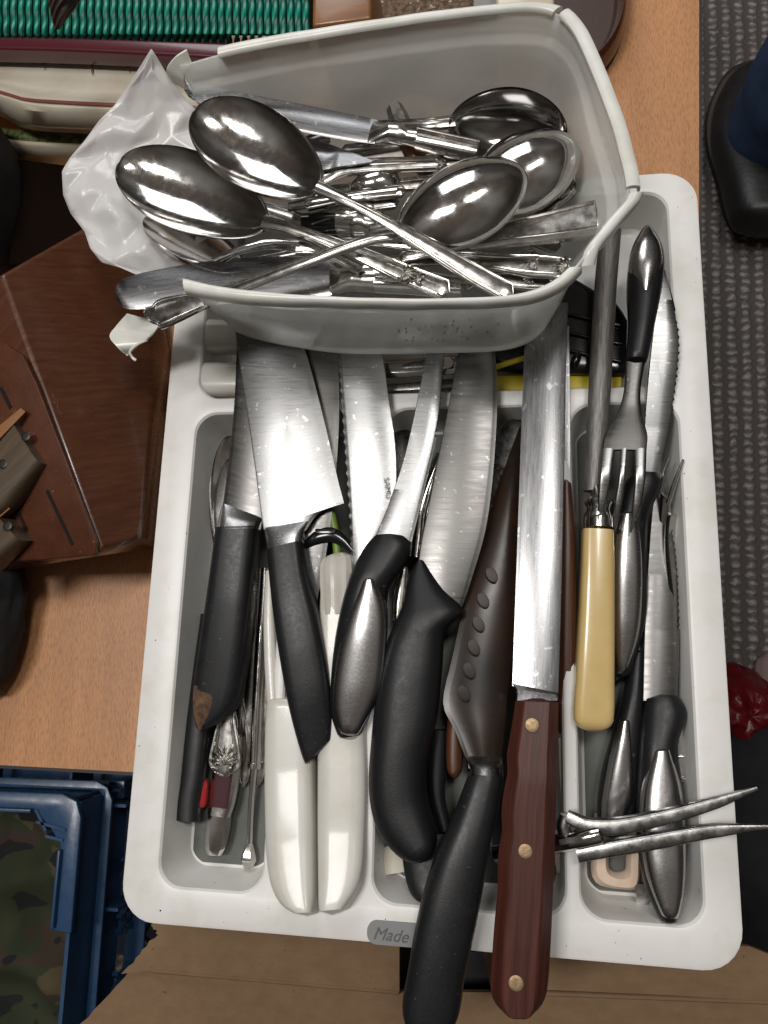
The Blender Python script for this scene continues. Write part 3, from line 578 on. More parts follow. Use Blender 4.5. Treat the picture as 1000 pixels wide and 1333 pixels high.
# left compartment
spoon('serving_spoon', 'shiny spoon bowl standing behind the rusty-butted knife, outer of the pair', (304, 566, .046), (296, 742, .036), .0140, .007, [(296, 738, .0365), (285, 850, .032), (300, 960, .031)], [.003, .003, .004], .0012, steel, roll=-.25, group=GS)
spoon('serving_spoon', 'matt spoon bowl standing behind the rusty-butted knife, inner of the pair', (308, 594, .050), (299, 738, .041), .0128, .006, [(299, 732, .0415), (300, 850, .036), (318, 960, .031)], [.003, .003, .004], .0012, satin, roll=-.3, group=GS)
k = T('gas_lighter', 'black tube handle with red side button in the end compartment', 'lighter', P(250, 950, .03), GS)
st('tube', [(263, 800), (252, 880), (242, 960), (236, 1020), (231, 1040), (230, 1072)], [(290, 800), (282, 880), (274, 960), (267, 1020), (263, 1045), (261, 1074)], [.035, .036, .037], [.0058, .0062, .0062, .0062], rubber, k, sec=SUP(2.6), n=26, rnd=(0, .02))
st('red_button', [(226, 1010), (223, 1035), (226, 1058)], [(272, 1008), (271, 1030), (268, 1056)], [.0350, .0352], [.004, .0048, .004], red, k, sec=SUP(3), n=12, rnd=(.2, .2))
r = T('table_spoon', 'silver spoon handle with embossed shell end', 'spoon', P(295, 960, .03), GS)
st('handle', [(300, 840), (290, 900), (283, 940), (277, 965), (272, 990), (277, 1003), (290, 1010)], [(316, 840), (310, 900), (306, 935), (312, 965), (315, 990), (310, 1003), (298, 1010)], [.042, .041, .0395], [.0013, .0015, .0018], silver, r, sec=THR, n=30)
shell(r, P(292, 996, .0410), P(294, 950, .0412)-P(292, 996, .0410), .0098, silver)
k = T('cheese_knife', 'silver handle with maroon enamel panel and flat silver end', 'knife', P(290, 1040, .03), GS)
st('handle', [(285, 960), (278, 1000), (273, 1045), (271, 1060)], [(315, 960), (312, 1010), (306, 1045), (300, 1064)], [.034, .034], .0030, silver, k, sec=FAC, n=16)
st('enamel_panel', [(286, 962), (281, 1000), (276, 1050)], [(308, 962), (304, 1005), (297, 1053)], [.0362, .0364], .0012, purple, k, sec=BX, n=10)
st('end', [(272, 1060), (269, 1080), (268, 1105), (271, 1113)], [(301, 1062), (299, 1080), (293, 1105), (288, 1114)], [.033, .0325], [.0022, .0018, .0010], steel, k, sec=FAC, n=14)
k = T('skewer', 'thin chrome rod with pointed collar and faceted tip', 'skewer', P(328, 1000, .03), GS)
rod('thick_tube', [(345, 740, .037), (338, 860, .036), (332, 994, .034)], .0030, .0030, steel, k, n=12)
rod('collar', [(332, 993, .034), (331, 1000, .034)], .0036, .0036, steel, k, n=4)
rod('thin_rod', [(331, 1000, .034), (327, 1050, .032), (325, 1102, .0305)], .0016, .0016, steel, k, n=10)
rod('faceted_tip', [(325, 1098, .0308), (324, 1112, .0305), (323, 1124, .030), (322, 1129, .030)], [.0017, .0032, .0044, .0025], [.0017, .0032, .0044, .0025], steel, k, n=10, sec=SUP(2, 6), smooth=False)
for x0, x1, lab in ((322, 318, 'beaded silver handle beside the thin chrome rod'), (344, 336, 'plain silver handle lying against the compartment divider')):
    r = rod('spoon', [(x0+14, 760, .036), (x0+4, 870, .034), (x1, 1000, .030), (x1-1, 1025, .030)], [.002, .0026, .0042, .004], .0012, silver, sec=THR, rnd=(0, .1)); tag(r, lab, 'spoon', GS)
k = T('peeler', 'olive green and black vegetable peeler under the chef\'s knife heel', 'peeler', P(425, 700, .04), GS)
rod('green_frame', [(428, 655, .053), (436, 690, .054), (440, 730, .053)], .0022, .0022, olive, k, n=10)
rod('green_frame', [(404, 680, .050), (402, 720, .050), (412, 770, .049)], .003, .0022, olive, k, n=10)
rod('black_yoke', [(396, 712, .055), (412, 700, .057), (430, 696, .057), (446, 704, .056), (460, 718, .055)], [.0018, .0034, .0042, .0030, .0016], .002, gloss_black, k, n=18)
box('clip', P(424, 692, .0585), V((.0055, 0, 0)), V((0, .0014, 0)), V((0, 0, .0012)), gloss_black, k, bevel=.0004)
st('black_body', [(404, 725), (408, 790), (418, 850)], [(424, 720), (432, 790), (436, 850)], [.044, .043], .004, gloss_black, k, sec=BX, n=10)
# cross compartment under the tub
k = T('ivory_knife', 'ivory handle end nearest the tub, lying across the top compartment', 'knife', P(280, 440, .03), GS)
st('handle', [(259, 428), (262, 420), (300, 420), (360, 420)], [(260, 452), (264, 459), (300, 459), (360, 459)], [.046, .046], .0075, white_h, k, sec=SUP(3.5), n=18, rnd=(.05, 0))
k = T('ivory_knife', 'ivory handle end in front of its twin across the top compartment', 'knife', P(280, 495, .03), GS)
st('handle', [(259, 484), (262, 476), (300, 475), (360, 475)], [(260, 508), (264, 515), (300, 516), (360, 516)], [.046, .046], .0075, white_h, k, sec=SUP(3.5), n=18, rnd=(.05, 0))
k = T('can_opener', 'chrome can opener lying across the top compartment', 'can opener', P(530, 495, .03), GS)
st('upper_arm', [(500, 470), (530, 468), (600, 462)], [(503, 492), (530, 491), (600, 486)], [.048, .048], .002, steel, k, sec=FAC, n=12)
st('lower_arm', [(502, 500), (525, 499), (600, 492)], [(504, 513), (530, 512), (600, 508)], [.044, .044], .0018, darksteel, k, sec=FAC, n=12)
st('slot', [(520, 476), (540, 470), (600, 464)], [(522, 482), (545, 480), (600, 476)], [.0498, .0498], .0006, darksteel, k, sec=SUP(2.5), n=10, rnd=(.2, 0))
rod('wheel_pin', [(582, 470, .046), (582, 472, .056)], .0032, .0032, steel, k, n=6)
k = T('folding_grater', 'black kitchen tool with yellow edge lying across the top compartment', 'kitchen tool', P(740, 470, .03), GS)
st('body', [(640, 330), (720, 350), (805, 400), (815, 420)], [(640, 480), (700, 488), (790, 492), (812, 492)], [.044, .044], .006, gloss_black, k, sec=BX, n=12, smooth=False)
st('yellow_edge', [(645, 492), (720, 491), (808, 490)], [(645, 514), (720, 514), (806, 511)], [.040, .040], .005, yellow, k, sec=BX, n=8, smooth=False)
for i, (y, dx) in enumerate(((408, 0), (432, 3), (455, 6))): rod('rib', [(735, y, .0505), (770, y+8, .0505), (808, y+16, .0505)], .0011, .0011, gloss_black, k, n=6)
rod('hinge_ring', [(744, 466, .0512), (756, 470, .0512)], .0045, .002, gloss_black, k, n=8, rnd=(.5, .5))
rod('yellow_strap', [(645, 478, .050), (670, 470, .051), (690, 464, .050)], .0016, .0008, yellow, k, n=8)
# middle compartments
spoon('serving_spoon', 'dark oval spoon bowl deep beside the carving knife', (672, 546, .046), (660, 720, .036), .0150, .006, [(660, 715, .036), (650, 800, .033)], .003, .0012, darksteel, group=GS)
spoon('serving_spoon', 'dark spoon bowl deep between the bread knife and the serrated knife', (524, 560, .040), (540, 680, .033), .011, .005, [(540, 676, .033), (556, 760, .031)], .003, .0012, darksteel, group=GS)
for i, (a, b, c, lab) in enumerate((((588, 570), (560, 650), (552, 720), "thin chrome handle edge beside the butcher's knife blade"), ((573, 590), (548, 660), (540, 725), 'thin chrome handle between the serrated blade and the wide grey blade'))):
    r = rod('spoon', [(*a, .050), (*b, .052), (*c, .050)], [.002, .0028, .003], .0014, steel, sec=THR, n=18); tag(r, lab, 'spoon', GS)
r = st('spoon', [(520, 738), (512, 770), (510, 812)], [(532, 734), (530, 770), (522, 815)], [.050, .049], .0018, silver, sec=THR, n=14, rnd=(.1, .1)); tag(r, 'bright silver handle end showing behind the steel-inlaid handle', 'spoon', GS)
k = T('wooden_knife', 'small dark wooden handle end between two black handles', 'knife', P(592, 970, .04), GS)
st('handle', [(584, 925), (581, 960), (582, 1000), (588, 1014)], [(606, 925), (604, 965), (602, 1000), (598, 1014)], [.050, .050], .006, wood2, k, sec=SUP(2.6), n=14, rnd=(0, .12))
st('steel_tang', [(600, 935), (606, 965), (610, 1000)], [(608, 935), (616, 975), (620, 1002)], [.0545, .0555], .001, steel, k, sec=FLAT, n=8)
r = st('corer', [(480, 965), (477, 1030), (479, 1110), (487, 1128)], [(496, 965), (493, 1030), (494, 1110), (494, 1129)], [.046, .044], .005, black, sec=SUP(2.6), n=20, rnd=(0, .05)); tag(r, 'narrow black handle squeezed between ivory handle and curled rubber handle', 'corer', GS)
r = st('spatula', [(474, 1112), (474, 1128), (476, 1142)], [(560, 1080), (562, 1100), (562, 1128)], [.034, .034], .0025, cream_h, sec=BX, n=8); tag(r, 'pale yellow plastic handle piece showing below the curled rubber handle', 'spatula', GS)
r = st('ladle', [(522, 1085), (524, 1120), (533, 1160), (552, 1183)], [(600, 1085), (598, 1120), (590, 1160), (576, 1183)], [.042, .044, .047], .006, rubber, sec=SUP(2.5), n=20, rnd=(0, .1)); tag(r, 'rounded black handle end below the curled rubber handle', 'ladle', GS)
r = st('ladle', [(560, 950), (556, 1000), (560, 1040), (572, 1080)], [(584, 950), (582, 1000), (580, 1040), (590, 1080)], [.044, .043], .005, rubber, sec=SUP(2.5), n=16); tag(r, 'black handle in shadow behind the small wooden handle', 'ladle', GS)
for L_, R_, z, m_, lab in (([(727, 960), (729, 1020), (733, 1072)], [(734, 960), (740, 1020), (745, 1070)], .046, steel, 'polished knife end beside the rosewood handle, above the fork shaft'),
                      ([(721, 1080), (722, 1120), (727, 1141)], [(748, 1078), (750, 1115), (745, 1141)], .040, steel, 'polished rounded knife end below the carving fork shaft'),
                      ([(720, 1090), (721, 1150), (724, 1166)], [(748, 1100), (748, 1150), (744, 1167)], .031, darksteel, 'dark knife end on the compartment floor behind the rosewood handle')):
    r = st('table_knife', L_, R_, [z+.002, z], .0012, m_, sec=FLAT, n=14, rnd=(0, .12)); tag(r, lab, 'knife', GS)
# right compartment
k = T('peeler', 'cream plastic peeler handle with slot at the compartment end', 'peeler', P(800, 1130, .03), GS)
def frame(name, outer, inner, z, th, m, parent):
    n = 40
    A = curve([V((*p, 0)) for p in outer+outer[:1]], [i/n for i in range(n)]); B = curve([V((*p, 0)) for p in inner+inner[:1]], [i/n for i in range(n)])
    vs = []; fs = []
    for i in range(n):
        a, b = P(A[i].x, A[i].y, z), P(B[i].x, B[i].y, z)
        m1 = a.lerp(b, .25)+V((0, 0, th)); m2 = a.lerp(b, .75)+V((0, 0, th))
        vs += [a, m1, m2, b, b-V((0, 0, th)), a-V((0, 0, th))]
    for i in range(n):
        for j in range(6): fs.append((i*6+j, i*6+(j+1) % 6, ((i+1) % n)*6+(j+1) % 6, ((i+1) % n)*6+j))
    return mk(name, vs, fs, m, parent)
frame('handle', [(775, 1060), (771, 1110), (771, 1140), (780, 1152), (810, 1158), (830, 1156), (834, 1120), (832, 1060)], [(796, 1075), (793, 1115), (793, 1130), (799, 1136), (808, 1137), (815, 1134), (816, 1120), (816, 1075)], .032, .0035, peach, k)
r = st('tin_key', [(828, 1150), (827, 1175), (832, 1188)], [(846, 1150), (844, 1175), (838, 1190)], [.033, .033], .0015, silver, sec=FLAT, n=10); tag(r, 'small silver handle end under the corner steel-inlaid knife', 'spoon', GS)
k = T('bottle_opener', 'flat steel bottle opener with rounded loop end against the tray side', 'bottle opener', P(895, 1000, .03), GS)
st('body', [(880, 930), (878, 980), (884, 1010), (893, 1026)], [(892, 930), (903, 970), (906, 1005), (901, 1026)], [.038, .036], .0012, satin, k, sec=FLAT, n=14, rnd=(0, .1))
rod('wire_loop', [(880, 985, .0385), (896, 986, .0385), (899, 1004, .0382), (893, 1014, .038), (884, 1012, .038)], .0007, .0007, steel, k, n=20)
rod('pivot', [(888, 1012, .0375), (889, 1014, .0375)], .0016, .0014, darksteel, k, n=5)
k = T('table_fork', 'dinner fork standing against the tray side, tines upward', 'fork', P(875, 660, .04), GS)
for a, b in (((873, 595), (860, 640)), ((890, 598), (870, 655))): rod('tine', [(*a, .058), ((a[0]+b[0])/2-1, (a[1]+b[1])/2, .0545), (*b, .050)], [.0006, .0011, .0013], .0009, steel, k, n=10)
st('head', [(860, 640), (858, 690), (862, 740)], [(872, 652), (876, 690), (872, 740)], [.050, .042, .038], .0012, steel, k, sec=SUP(3), n=12)
spoon('table_spoon', 'narrow spoon edge standing against the tray side behind the serrated blade', (874, 668, .048), (886, 820, .036), .007, .004, [(886, 815, .036), (892, 900, .034), (896, 960, .032)], [.003, .003, .004], .0012, satin, roll=.9, group=GS)
# ---------------------------------------------------------------- ice cream tub with its cutlery
RIMP = [(-.0997, .0966), (-.085, .0925), (-.070, .0895), (-.0418, .086), (-.015, .0835), (.0124, .0818), (.035, .0812), (.052, .0822), (.064, .0862), (.073, .0935), (.0805, .104), (.0885, .1145), (.0955, .1246), (.0935, .15), (.0870, .177), (.0805, .198), (.0755, .2105), (.0672, .2205), (.0523, .2245), (.02, .2250), (-.0117, .2237), (-.05, .2212), (-.0868, .2175), (-.112, .2125)]
BASP = [(-.1010, .1055), (-.088, .1005), (-.072, .0965), (-.0445, .0915), (-.015, .0895), (.0124, .0890), (.032, .0888), (.046, .0898), (.057, .0935), (.0635, .0995), (.067, .108), (.0692, .118), (.0700, .128), (.0698, .15), (.0685, .175), (.066, .193), (.0625, .203), (.0555, .2095), (.044, .2115), (.016, .2118), (-.0117, .211), (-.05, .2085), (-.0868, .205), (-.110, .202)]
TB, TR_ = .0735, .145
tub = T('plastic_tub', 'broken white plastic tub of spoons and table knives resting on the tray', 'tub', V((0, .15, TB)))
NS = 150
tsx = [i/(NS-1) for i in range(NS)]
RC = curve([V((*p, TR_)) for p in RIMP], tsx); BC = curve([V((*p, TB)) for p in BASP], tsx)
PROF = [(-.55, .0), (-.25, .0), (-.08, .012), (0, .05), (.06, .11), (.2, .27), (.35, .43), (.5, .58), (.62, .70), (.70, .79), (.73, .815), (.86, .835), (.90, .86), (1.0, 1.0)]
def wallp(i, f, h):
    d = RC[i]-BC[i]; q = BC[i]+V((d.x, d.y, 0))*f
    dent = .0016*noise.noise(V((q.x*28, q.y*28, h*2.2)))*math.sin(math.pi*max(0, min(1, h)))
    n = V((d.y, -d.x, 0)); n = n.normalized() if n.length > 0 else n
    q.z = TB+(TR_-TB)*h
    return q+V((d.x, d.y, 0)).normalized()*dent*2
vs, fs = [], []
K = len(PROF)
for i in range(NS):
    # the torn left end of the front wall runs up at a slant
    for f, h in PROF:
        q = wallp(i, f, h)
        vs.append(q)
for i in range(NS-1):
    for j in range(K-1): fs.append((i*K+j, (i+1)*K+j, (i+1)*K+j+1, i*K+j+1))
fs.append(tuple(i*K for i in range(0, NS, 2)))
wl = mk('tub_wall', vs, fs, tub_m, tub, ang=60)
sm = wl.modifiers.new('thickness', 'SOLIDIFY'); sm.thickness = .0011; sm.offset = 0
def lip(name, i0, i1, drop=0, lift0=0, lift1=0, out0=0, out1=0):
    C, W, H = [], [], []
    for i in range(i0, i1+1):
        t = (i-i0)/(i1-i0); d = RC[i]-BC[i]; o = V((d.x, d.y, 0)).normalized()
        c = RC[i]+o*(.0012+out0*max(0, 1-t*6)+out1*max(0, t*6-5))+V((0, 0, lift0*max(0, 1-t*6)+lift1*max(0, t*6-5)+.0004*noise.noise(RC[i]*60)))
        C.append(c); W.append(o*.0031); H.append(.0021)
    sec = [(-1, -.1), (-.95, .5), (-.6, .9), (0, 1), (.55, .8), (.95, .3), (1, -.8), (1, -2.0), (.72, -2.0), (.72, -.5), (.3, -.1), (-.4, -.1)]
    return loft(name, C, W, H, sec, lip_m, tub, ang=45)
lip('rim', 0, 53, lift1=-.0004, out1=-.0012)
lip('rim', 54, 65, lift0=-.003, out0=.0022, lift1=.0006, out1=.0018)
lip('rim', 66, 94, out0=.0006, lift1=.0008)
lip('rim', 95, 143, lift0=.0002)
# torn curl at the far left of the back wall and the hanging flap in front
st('torn_rim_piece', [(243, 64), (228, 74), (217, 90), (224, 106)], [(250, 82), (243, 88), (240, 100), (244, 116)], [.146, .145, .141, .134], .0007, lip_m, tub, sec=FLAT, n=16, zr=-.003)
st('torn_flap', [(166, 408), (152, 424), (143, 438), (156, 455), (166, 463)], [(210, 420), (200, 434), (192, 442), (180, 450), (170, 459)], [.094, .091, .088, .087, .083], .0005, lip_m, tub, sec=FLAT, n=20, zr=[.002, .004, .001, -.002, -.003])
rod('torn_flap_edge', [(192, 442, .0885), (178, 449, .0868), (169, 458, .085), (172, 465, .083), (177, 469, .0825)], .0008, .0006, lip_m, tub, n=16)
mv, mf = [], []
for q in range(46):
    i = random.randint(30, 46); h = random.uniform(.3, .72); f = .02+h*.85
    c = wallp(i, f, h); o = V((RC[i].x-BC[i].x, RC[i].y-BC[i].y, 0)).normalized(); s = o.cross(V((0, 0, 1))); b0 = len(mv); r1 = random.uniform(.0003, .0008)
    for a in range(6): an = a*math.pi/3; mv.append(c+o*.0007+s*(r1*1.6*math.cos(an))+V((0, 0, 1))*(r1*math.sin(an)))
    mv.append(c+o*.0011); mf += [(b0+a, b0+(a+1) % 6, b0+6) for a in range(6)]
pk = mk('dent_marks', mv, mf, mat('scuffed_plastic', (.42, .41, .39), .4), tub); pk['kind'] = 'stuff'

GT = 'cutlery heaped in the tub'
# the two big concave spoons
spoon('serving_spoon', 'polished serving spoon on top of the heap, its bowl facing up', (255, 143, .143), (417, 247, .139), 0.0205, .0100, [(412, 244, .1392), (450, 261, .1405), (505, 290, .138), (568, 327, .134), (625, 361, .131), (668, 384, .130)], [.0030, .0020, .0026, .0036, .0046, .005], [.0016, .0016, .0015, .0013], silver, group=GT, fat=.88, bm_=steel)
r, h = spoon('serving_spoon', 'serving spoon with patterned handle, its bowl resting on the white film', (156, 211, .124), (348, 293, .123), .0212, .0100, [(342, 290, .1232), (380, 298, .125), (463, 329, .125), (526, 356, .124), (585, 380, .123)], [.0034, .0024, .0032, .0048, .0058], [.0016, .0016, .0014], silver, group=GT, fat=.88, bm_=steel)
shell(r, P(527, 356, .1258), P(560, 371, .1258)-P(527, 356, .1258), .0060, silver)
shell(r, P(548, 365, .1256), P(520, 353, .1256)-P(548, 365, .1256), .0036, silver, name='leaf_ornament')
# convex spoons
r, h = spoon('serving_spoon', 'upturned serving spoon in the middle of the heap, long ribbed handle ending in a shield', (684, 223, .134), (520, 308, .130), .0208, .0105, [(526, 305, .1305), (480, 313, .133), (400, 341, .130), (332, 367, .124), (262, 394, .117)], [.0032, .0022, .0027, .0030, .0034], [.0018, .0018, .0016, .0014], silver, concave=False, group=GT, fat=1.0, bm_=steel)
st('shield_end', [(268, 384), (246, 383), (218, 387), (204, 392), (199, 398), (190, 401), (188, 405)], [(280, 396), (256, 408), (232, 420), (210, 429), (206, 424), (196, 420), (189, 414)], [.1175, .1155, .1135], [.0014, .0013, .0012], silver, r, sec=THR, n=30, ease=.2)
spoon('serving_spoon', 'second upturned serving spoon behind the first, against the tub side', (752, 187, .126), (612, 262, .120), .0206, .0105, [(616, 260, .1205), (560, 285, .118), (480, 300, .110)], [.003, .0024, .003], .0015, silver, concave=False, group=GT, fat=1.0, bm_=steel)
spoon('ladle', 'ladle bowl with dark reflection put into its colour, on its side against the back of the tub', (738, 178, .119), (585, 160, .120), .0185, .0130, [(592, 159, .118), (560, 162, .119), (511, 164, .113), (440, 168, .105)], [.0034, .0028, .003, .003], .0016, silver, roll=.45, group=GT, cat='ladle', fat=.95, bm_=dark_reflect_m)
spoon('dessert_spoon', 'dark spoon rim just under the ladle bowl', (718, 178, .113), (600, 196, .110), .0120, .006, [(603, 195, .110), (540, 208, .104)], .003, .0014, silver, roll=-.3, group=GT, bm_=steel)
spoon('dessert_spoon', 'spoon edge showing beneath the spoon on the white film', (192, 282, .104), (318, 352, .106), .0130, .005, [(314, 350, .106), (360, 372, .104)], .003, .0014, silver, roll=.25, group=GT, bm_=steel)
# table knives
k = T('table_knife', 'long round-tipped table knife lying along the back of the heap', 'knife', P(400, 150, .11), GT)
st('blade', [(239, 112), (250, 107), (300, 119), (380, 134), (460, 150), (492, 157)], [(241, 122), (251, 130), (300, 147), (380, 169), (460, 184), (488, 187)], [.128, .126, .123, .120], .0008, brush_l, k, sec=BLR, n=26, rnd=(.03, 0))
st('shoulder', [(486, 156), (500, 163), (508, 161)], [(478, 187), (500, 185), (507, 184)], [.120, .1195], [.001, .003, .0045], steel, k, sec=OV, n=10)
st('bolster', [(507, 161), (525, 163), (528, 168), (545, 171)], [(506, 185), (522, 188), (525, 187), (541, 191)], [.1195, .1185], [.0045, .0048, .0040, .0044], silver, k, sec=RD, n=20, ease=0)
st('handle', [(544, 170), (580, 178), (625, 188)], [(540, 192), (575, 199), (618, 208)], [.1185, .1165], .0044, silver, k, sec=THR, n=14)
k = T('table_knife', 'round-tipped table knife poking out through the torn front of the tub', 'knife', P(300, 360, .09), GT)
st('blade', [(148, 374), (162, 364), (190, 355), (278, 340), (383, 334), (430, 339)], [(150, 392), (165, 402), (200, 401), (290, 396), (390, 390), (432, 384)], [.108, .107, .106], .0009, brush_l, k, sec=BLR, n=26, rnd=(.04, 0))
st('bolster', [(430, 341), (444, 347), (452, 346), (460, 349), (490, 350)], [(430, 382), (442, 382), (450, 380), (460, 379), (490, 381)], [.106, .1055], [.002, .0046, .0056, .005, .0056], silver, k, sec=RD, n=30, ease=0)
st('handle', [(488, 350), (540, 354), (600, 362)], [(488, 381), (540, 384), (600, 390)], [.1055, .104], .0052, steel, k, sec=SUP(3), n=12)
k = T('table_knife', 'square-ended silver knife handle pointing at the broken tub corner', 'knife', P(720, 290, .1), GT)
st('handle', [(612, 310), (665, 290), (720, 276), (774, 262)], [(612, 326), (665, 319), (720, 314), (779, 307)], [.113, .116, .119], [.0030, .0036, .0040], silver, k, sec=[(-1, -.5), (-1, .35), (-.86, .6), (-.80, 1), (-.72, .62), (-.6, .8), (.6, .8), (.72, .62), (.80, 1), (.86, .6), (1, .35), (1, -.5)], n=16)
st('end_cap', [(773, 261), (783, 263)], [(778, 307), (784, 301)], [.119, .1192], [.0043, .0040], silver, k, sec=BX, n=6)
# fish knife with stepped shoulder
k = T('fish_knife', 'fish knife with stepped shoulders under the top spoon bowl', 'knife', P(450, 220, .1), GT)
st('blade', [(365, 172), (410, 182), (450, 196), (486, 210)], [(360, 215), (405, 224), (440, 219), (484, 212)], [.116, .116], .0008, brush_l, k, sec=FLAT, n=14)
st('handle', [(418, 222), (432, 217), (440, 211), (500, 207), (560, 206), (600, 202)], [(420, 244), (434, 236), (446, 230), (500, 225), (560, 222), (600, 221)], [.114, .112, .110], [.0016, .0020, .0024], silver, k, sec=THR, n=24)
shell(k, P(570, 214, .1128), P(600, 211, .1128)-P(570, 214, .1128), .0045, silver)
# fork on edge
k = T('table_fork', 'fork on its side between the spoon bowl and the torn tub front', 'fork', P(340, 325, .1), GT)
for j, dy in enumerate((0, 5, 10)):
    rod('tine', [(277+j*8, 338+dy*.2, .118-j*.002), (310, 324+dy*.5, .1225-j*.002), (350, 314+dy*.7, .1235-j*.002), (390, 315+dy, .122-j*.002)], [.0006, .0012, .0014, .0015], .0012, darksteel if j else steel, k, n=18)
rod('handle', [(386, 320, .120), (412, 324, .118), (470, 352, .112)], [.0045, .0026, .003], .0014, silver, k, sec=THR, n=14)
k = T('horn_knife', 'amber horn handle with faceted grey cap at the back of the heap', 'knife', P(520, 170, .09), GT)
rod('cap', [(513, 139, .110), (520, 156, .109), (526, 172, .108)], [.0042, .0052, .0050], [.0042, .0052, .005], darksteel, k, sec=SUP(2, 6), n=8, smooth=False)
rod('horn_handle', [(524, 168, .108), (534, 190, .107), (546, 214, .105)], [.0046, .0050, .005], .0046, amber, k, n=10)
# ornate handle ends at the right of the heap
for (a, b, z0, z1, hw, lab) in (((600, 338), (742, 350), .104, .107, .0062, 'ornate silver handle along the front of the tub, upper of two'), ((600, 362), (736, 366), .098, .100, .0058, 'ornate silver handle along the front of the tub, lower of two'), ((690, 290), (752, 232), .102, .108, .0060, 'shell-ended silver handle tucked beneath the second upturned spoon')):
    k = T('ornate_spoon', lab, 'spoon', P(*a, z0), GT)
    A, B = V((*a, z0)), V((*b, z1)); mid = A.lerp(B, .5)
    rod('handle', [tuple(A), tuple(mid), tuple(A.lerp(B, .85)), tuple(B)], [hw*.55, hw*.7, hw, hw*.9], .0016, silver, k, sec=THR, n=24, rnd=(0, .12))
    pa, pb = P(*A.lerp(B, .97)), P(*A.lerp(B, .70)); shell(k, pa+V((0, 0, .0014)), pb-pa, .0062, silver)
    pa, pb = P(*A.lerp(B, .68)), P(*A.lerp(B, .42)); shell(k, pa+V((0, 0, .0012)), pb-pa, .0042, silver, name='leaf_ornament')
# the rest of the heap: handles and blades deeper in the tub
deep = [((395, 268), (530, 248), .110, .0034, steel, 'smooth bright handle crossing beneath the top spoon neck'), ((400, 288), (520, 262), .106, .0036, silver, 'ribbed silver handle deep beneath the top spoon neck'),
        ((405, 254), (600, 236), .104, .0040, silver, 'long ribbed handle deep behind the upturned spoon'), ((540, 222), (690, 246), .102, .0036, silver, 'silver handle running under both upturned spoons'),
        ((440, 200), (640, 176), .102, .0040, silver, 'silver handle lying under the ladle handle'), ((420, 312), (560, 318), .100, .0042, steel, 'dark-lying polished handle under the crossing handles'),
        ((520, 334), (640, 322), .098, .0040, silver, 'silver handle beneath the square-ended knife handle'), ((380, 196), (430, 176), .108, .0040, silver, 'short silver handle between knife blade and top spoon'),
        ((600, 372), (700, 330), .095, .0042, steel, 'polished handle near the bottom of the tub front'), ((300, 352), (420, 330), .095, .0045, steel, 'polished handle below the fork'),
        ((640, 300), (730, 322), .1, .0042, silver, 'silver handle under the square-ended knife handle tip'), ((660, 180), (742, 214), .095, .0045, silver, 'silver handle low against the tub side'),
        ((270, 250), (420, 300), .094, .005, silver, 'broad silver handle hidden under the spoon bowls'), ((430, 352), (590, 335), .094, .004, silver, 'silver handle under the knife ferrule')]
for a, b, z, hw, m_, lab in deep:
    r = rod('cutlery', [(*a, z), ((a[0]+b[0])/2, (a[1]+b[1])/2-2, z+.001), (*b, z)], [hw, hw*.75, hw*1.1], .0018, m_, sec=THR, n=16, rnd=(.05, .08)); tag(r, lab, 'cutlery', GT)
for tip, neck, z, lab in (((520, 232), (455, 246), .1085, 'small crumpled-looking teaspoon bowl face down in the middle of the heap'), ((500, 276), (420, 262), .104, 'small dark teaspoon bowl under the crossing handles')):
    spoon('teaspoon', lab, (*tip, z), (*neck, z), .0085, .005, [(*neck, z), (neck[0]-45, neck[1]+8, z-.004)], .0024, .0013, silver, concave=False, group=GT, bm_=steel)
k = T('table_knife', 'dark knife handle with ringed ferrule under the top spoon neck', 'knife', P(460, 285, .1), GT)
rod('handle', [(395, 292, .103), (440, 289, .103)], .0055, .0055, gloss_black, k, n=8)
rod('ferrule', [(440, 289, .103), (456, 290, .103), (460, 290, .103), (466, 291, .103), (490, 295, .103)], [.0056, .0056, .0064, .0054, .0058], [.0056, .0056, .0064, .0054, .0058], silver, k, n=24, ease=0)

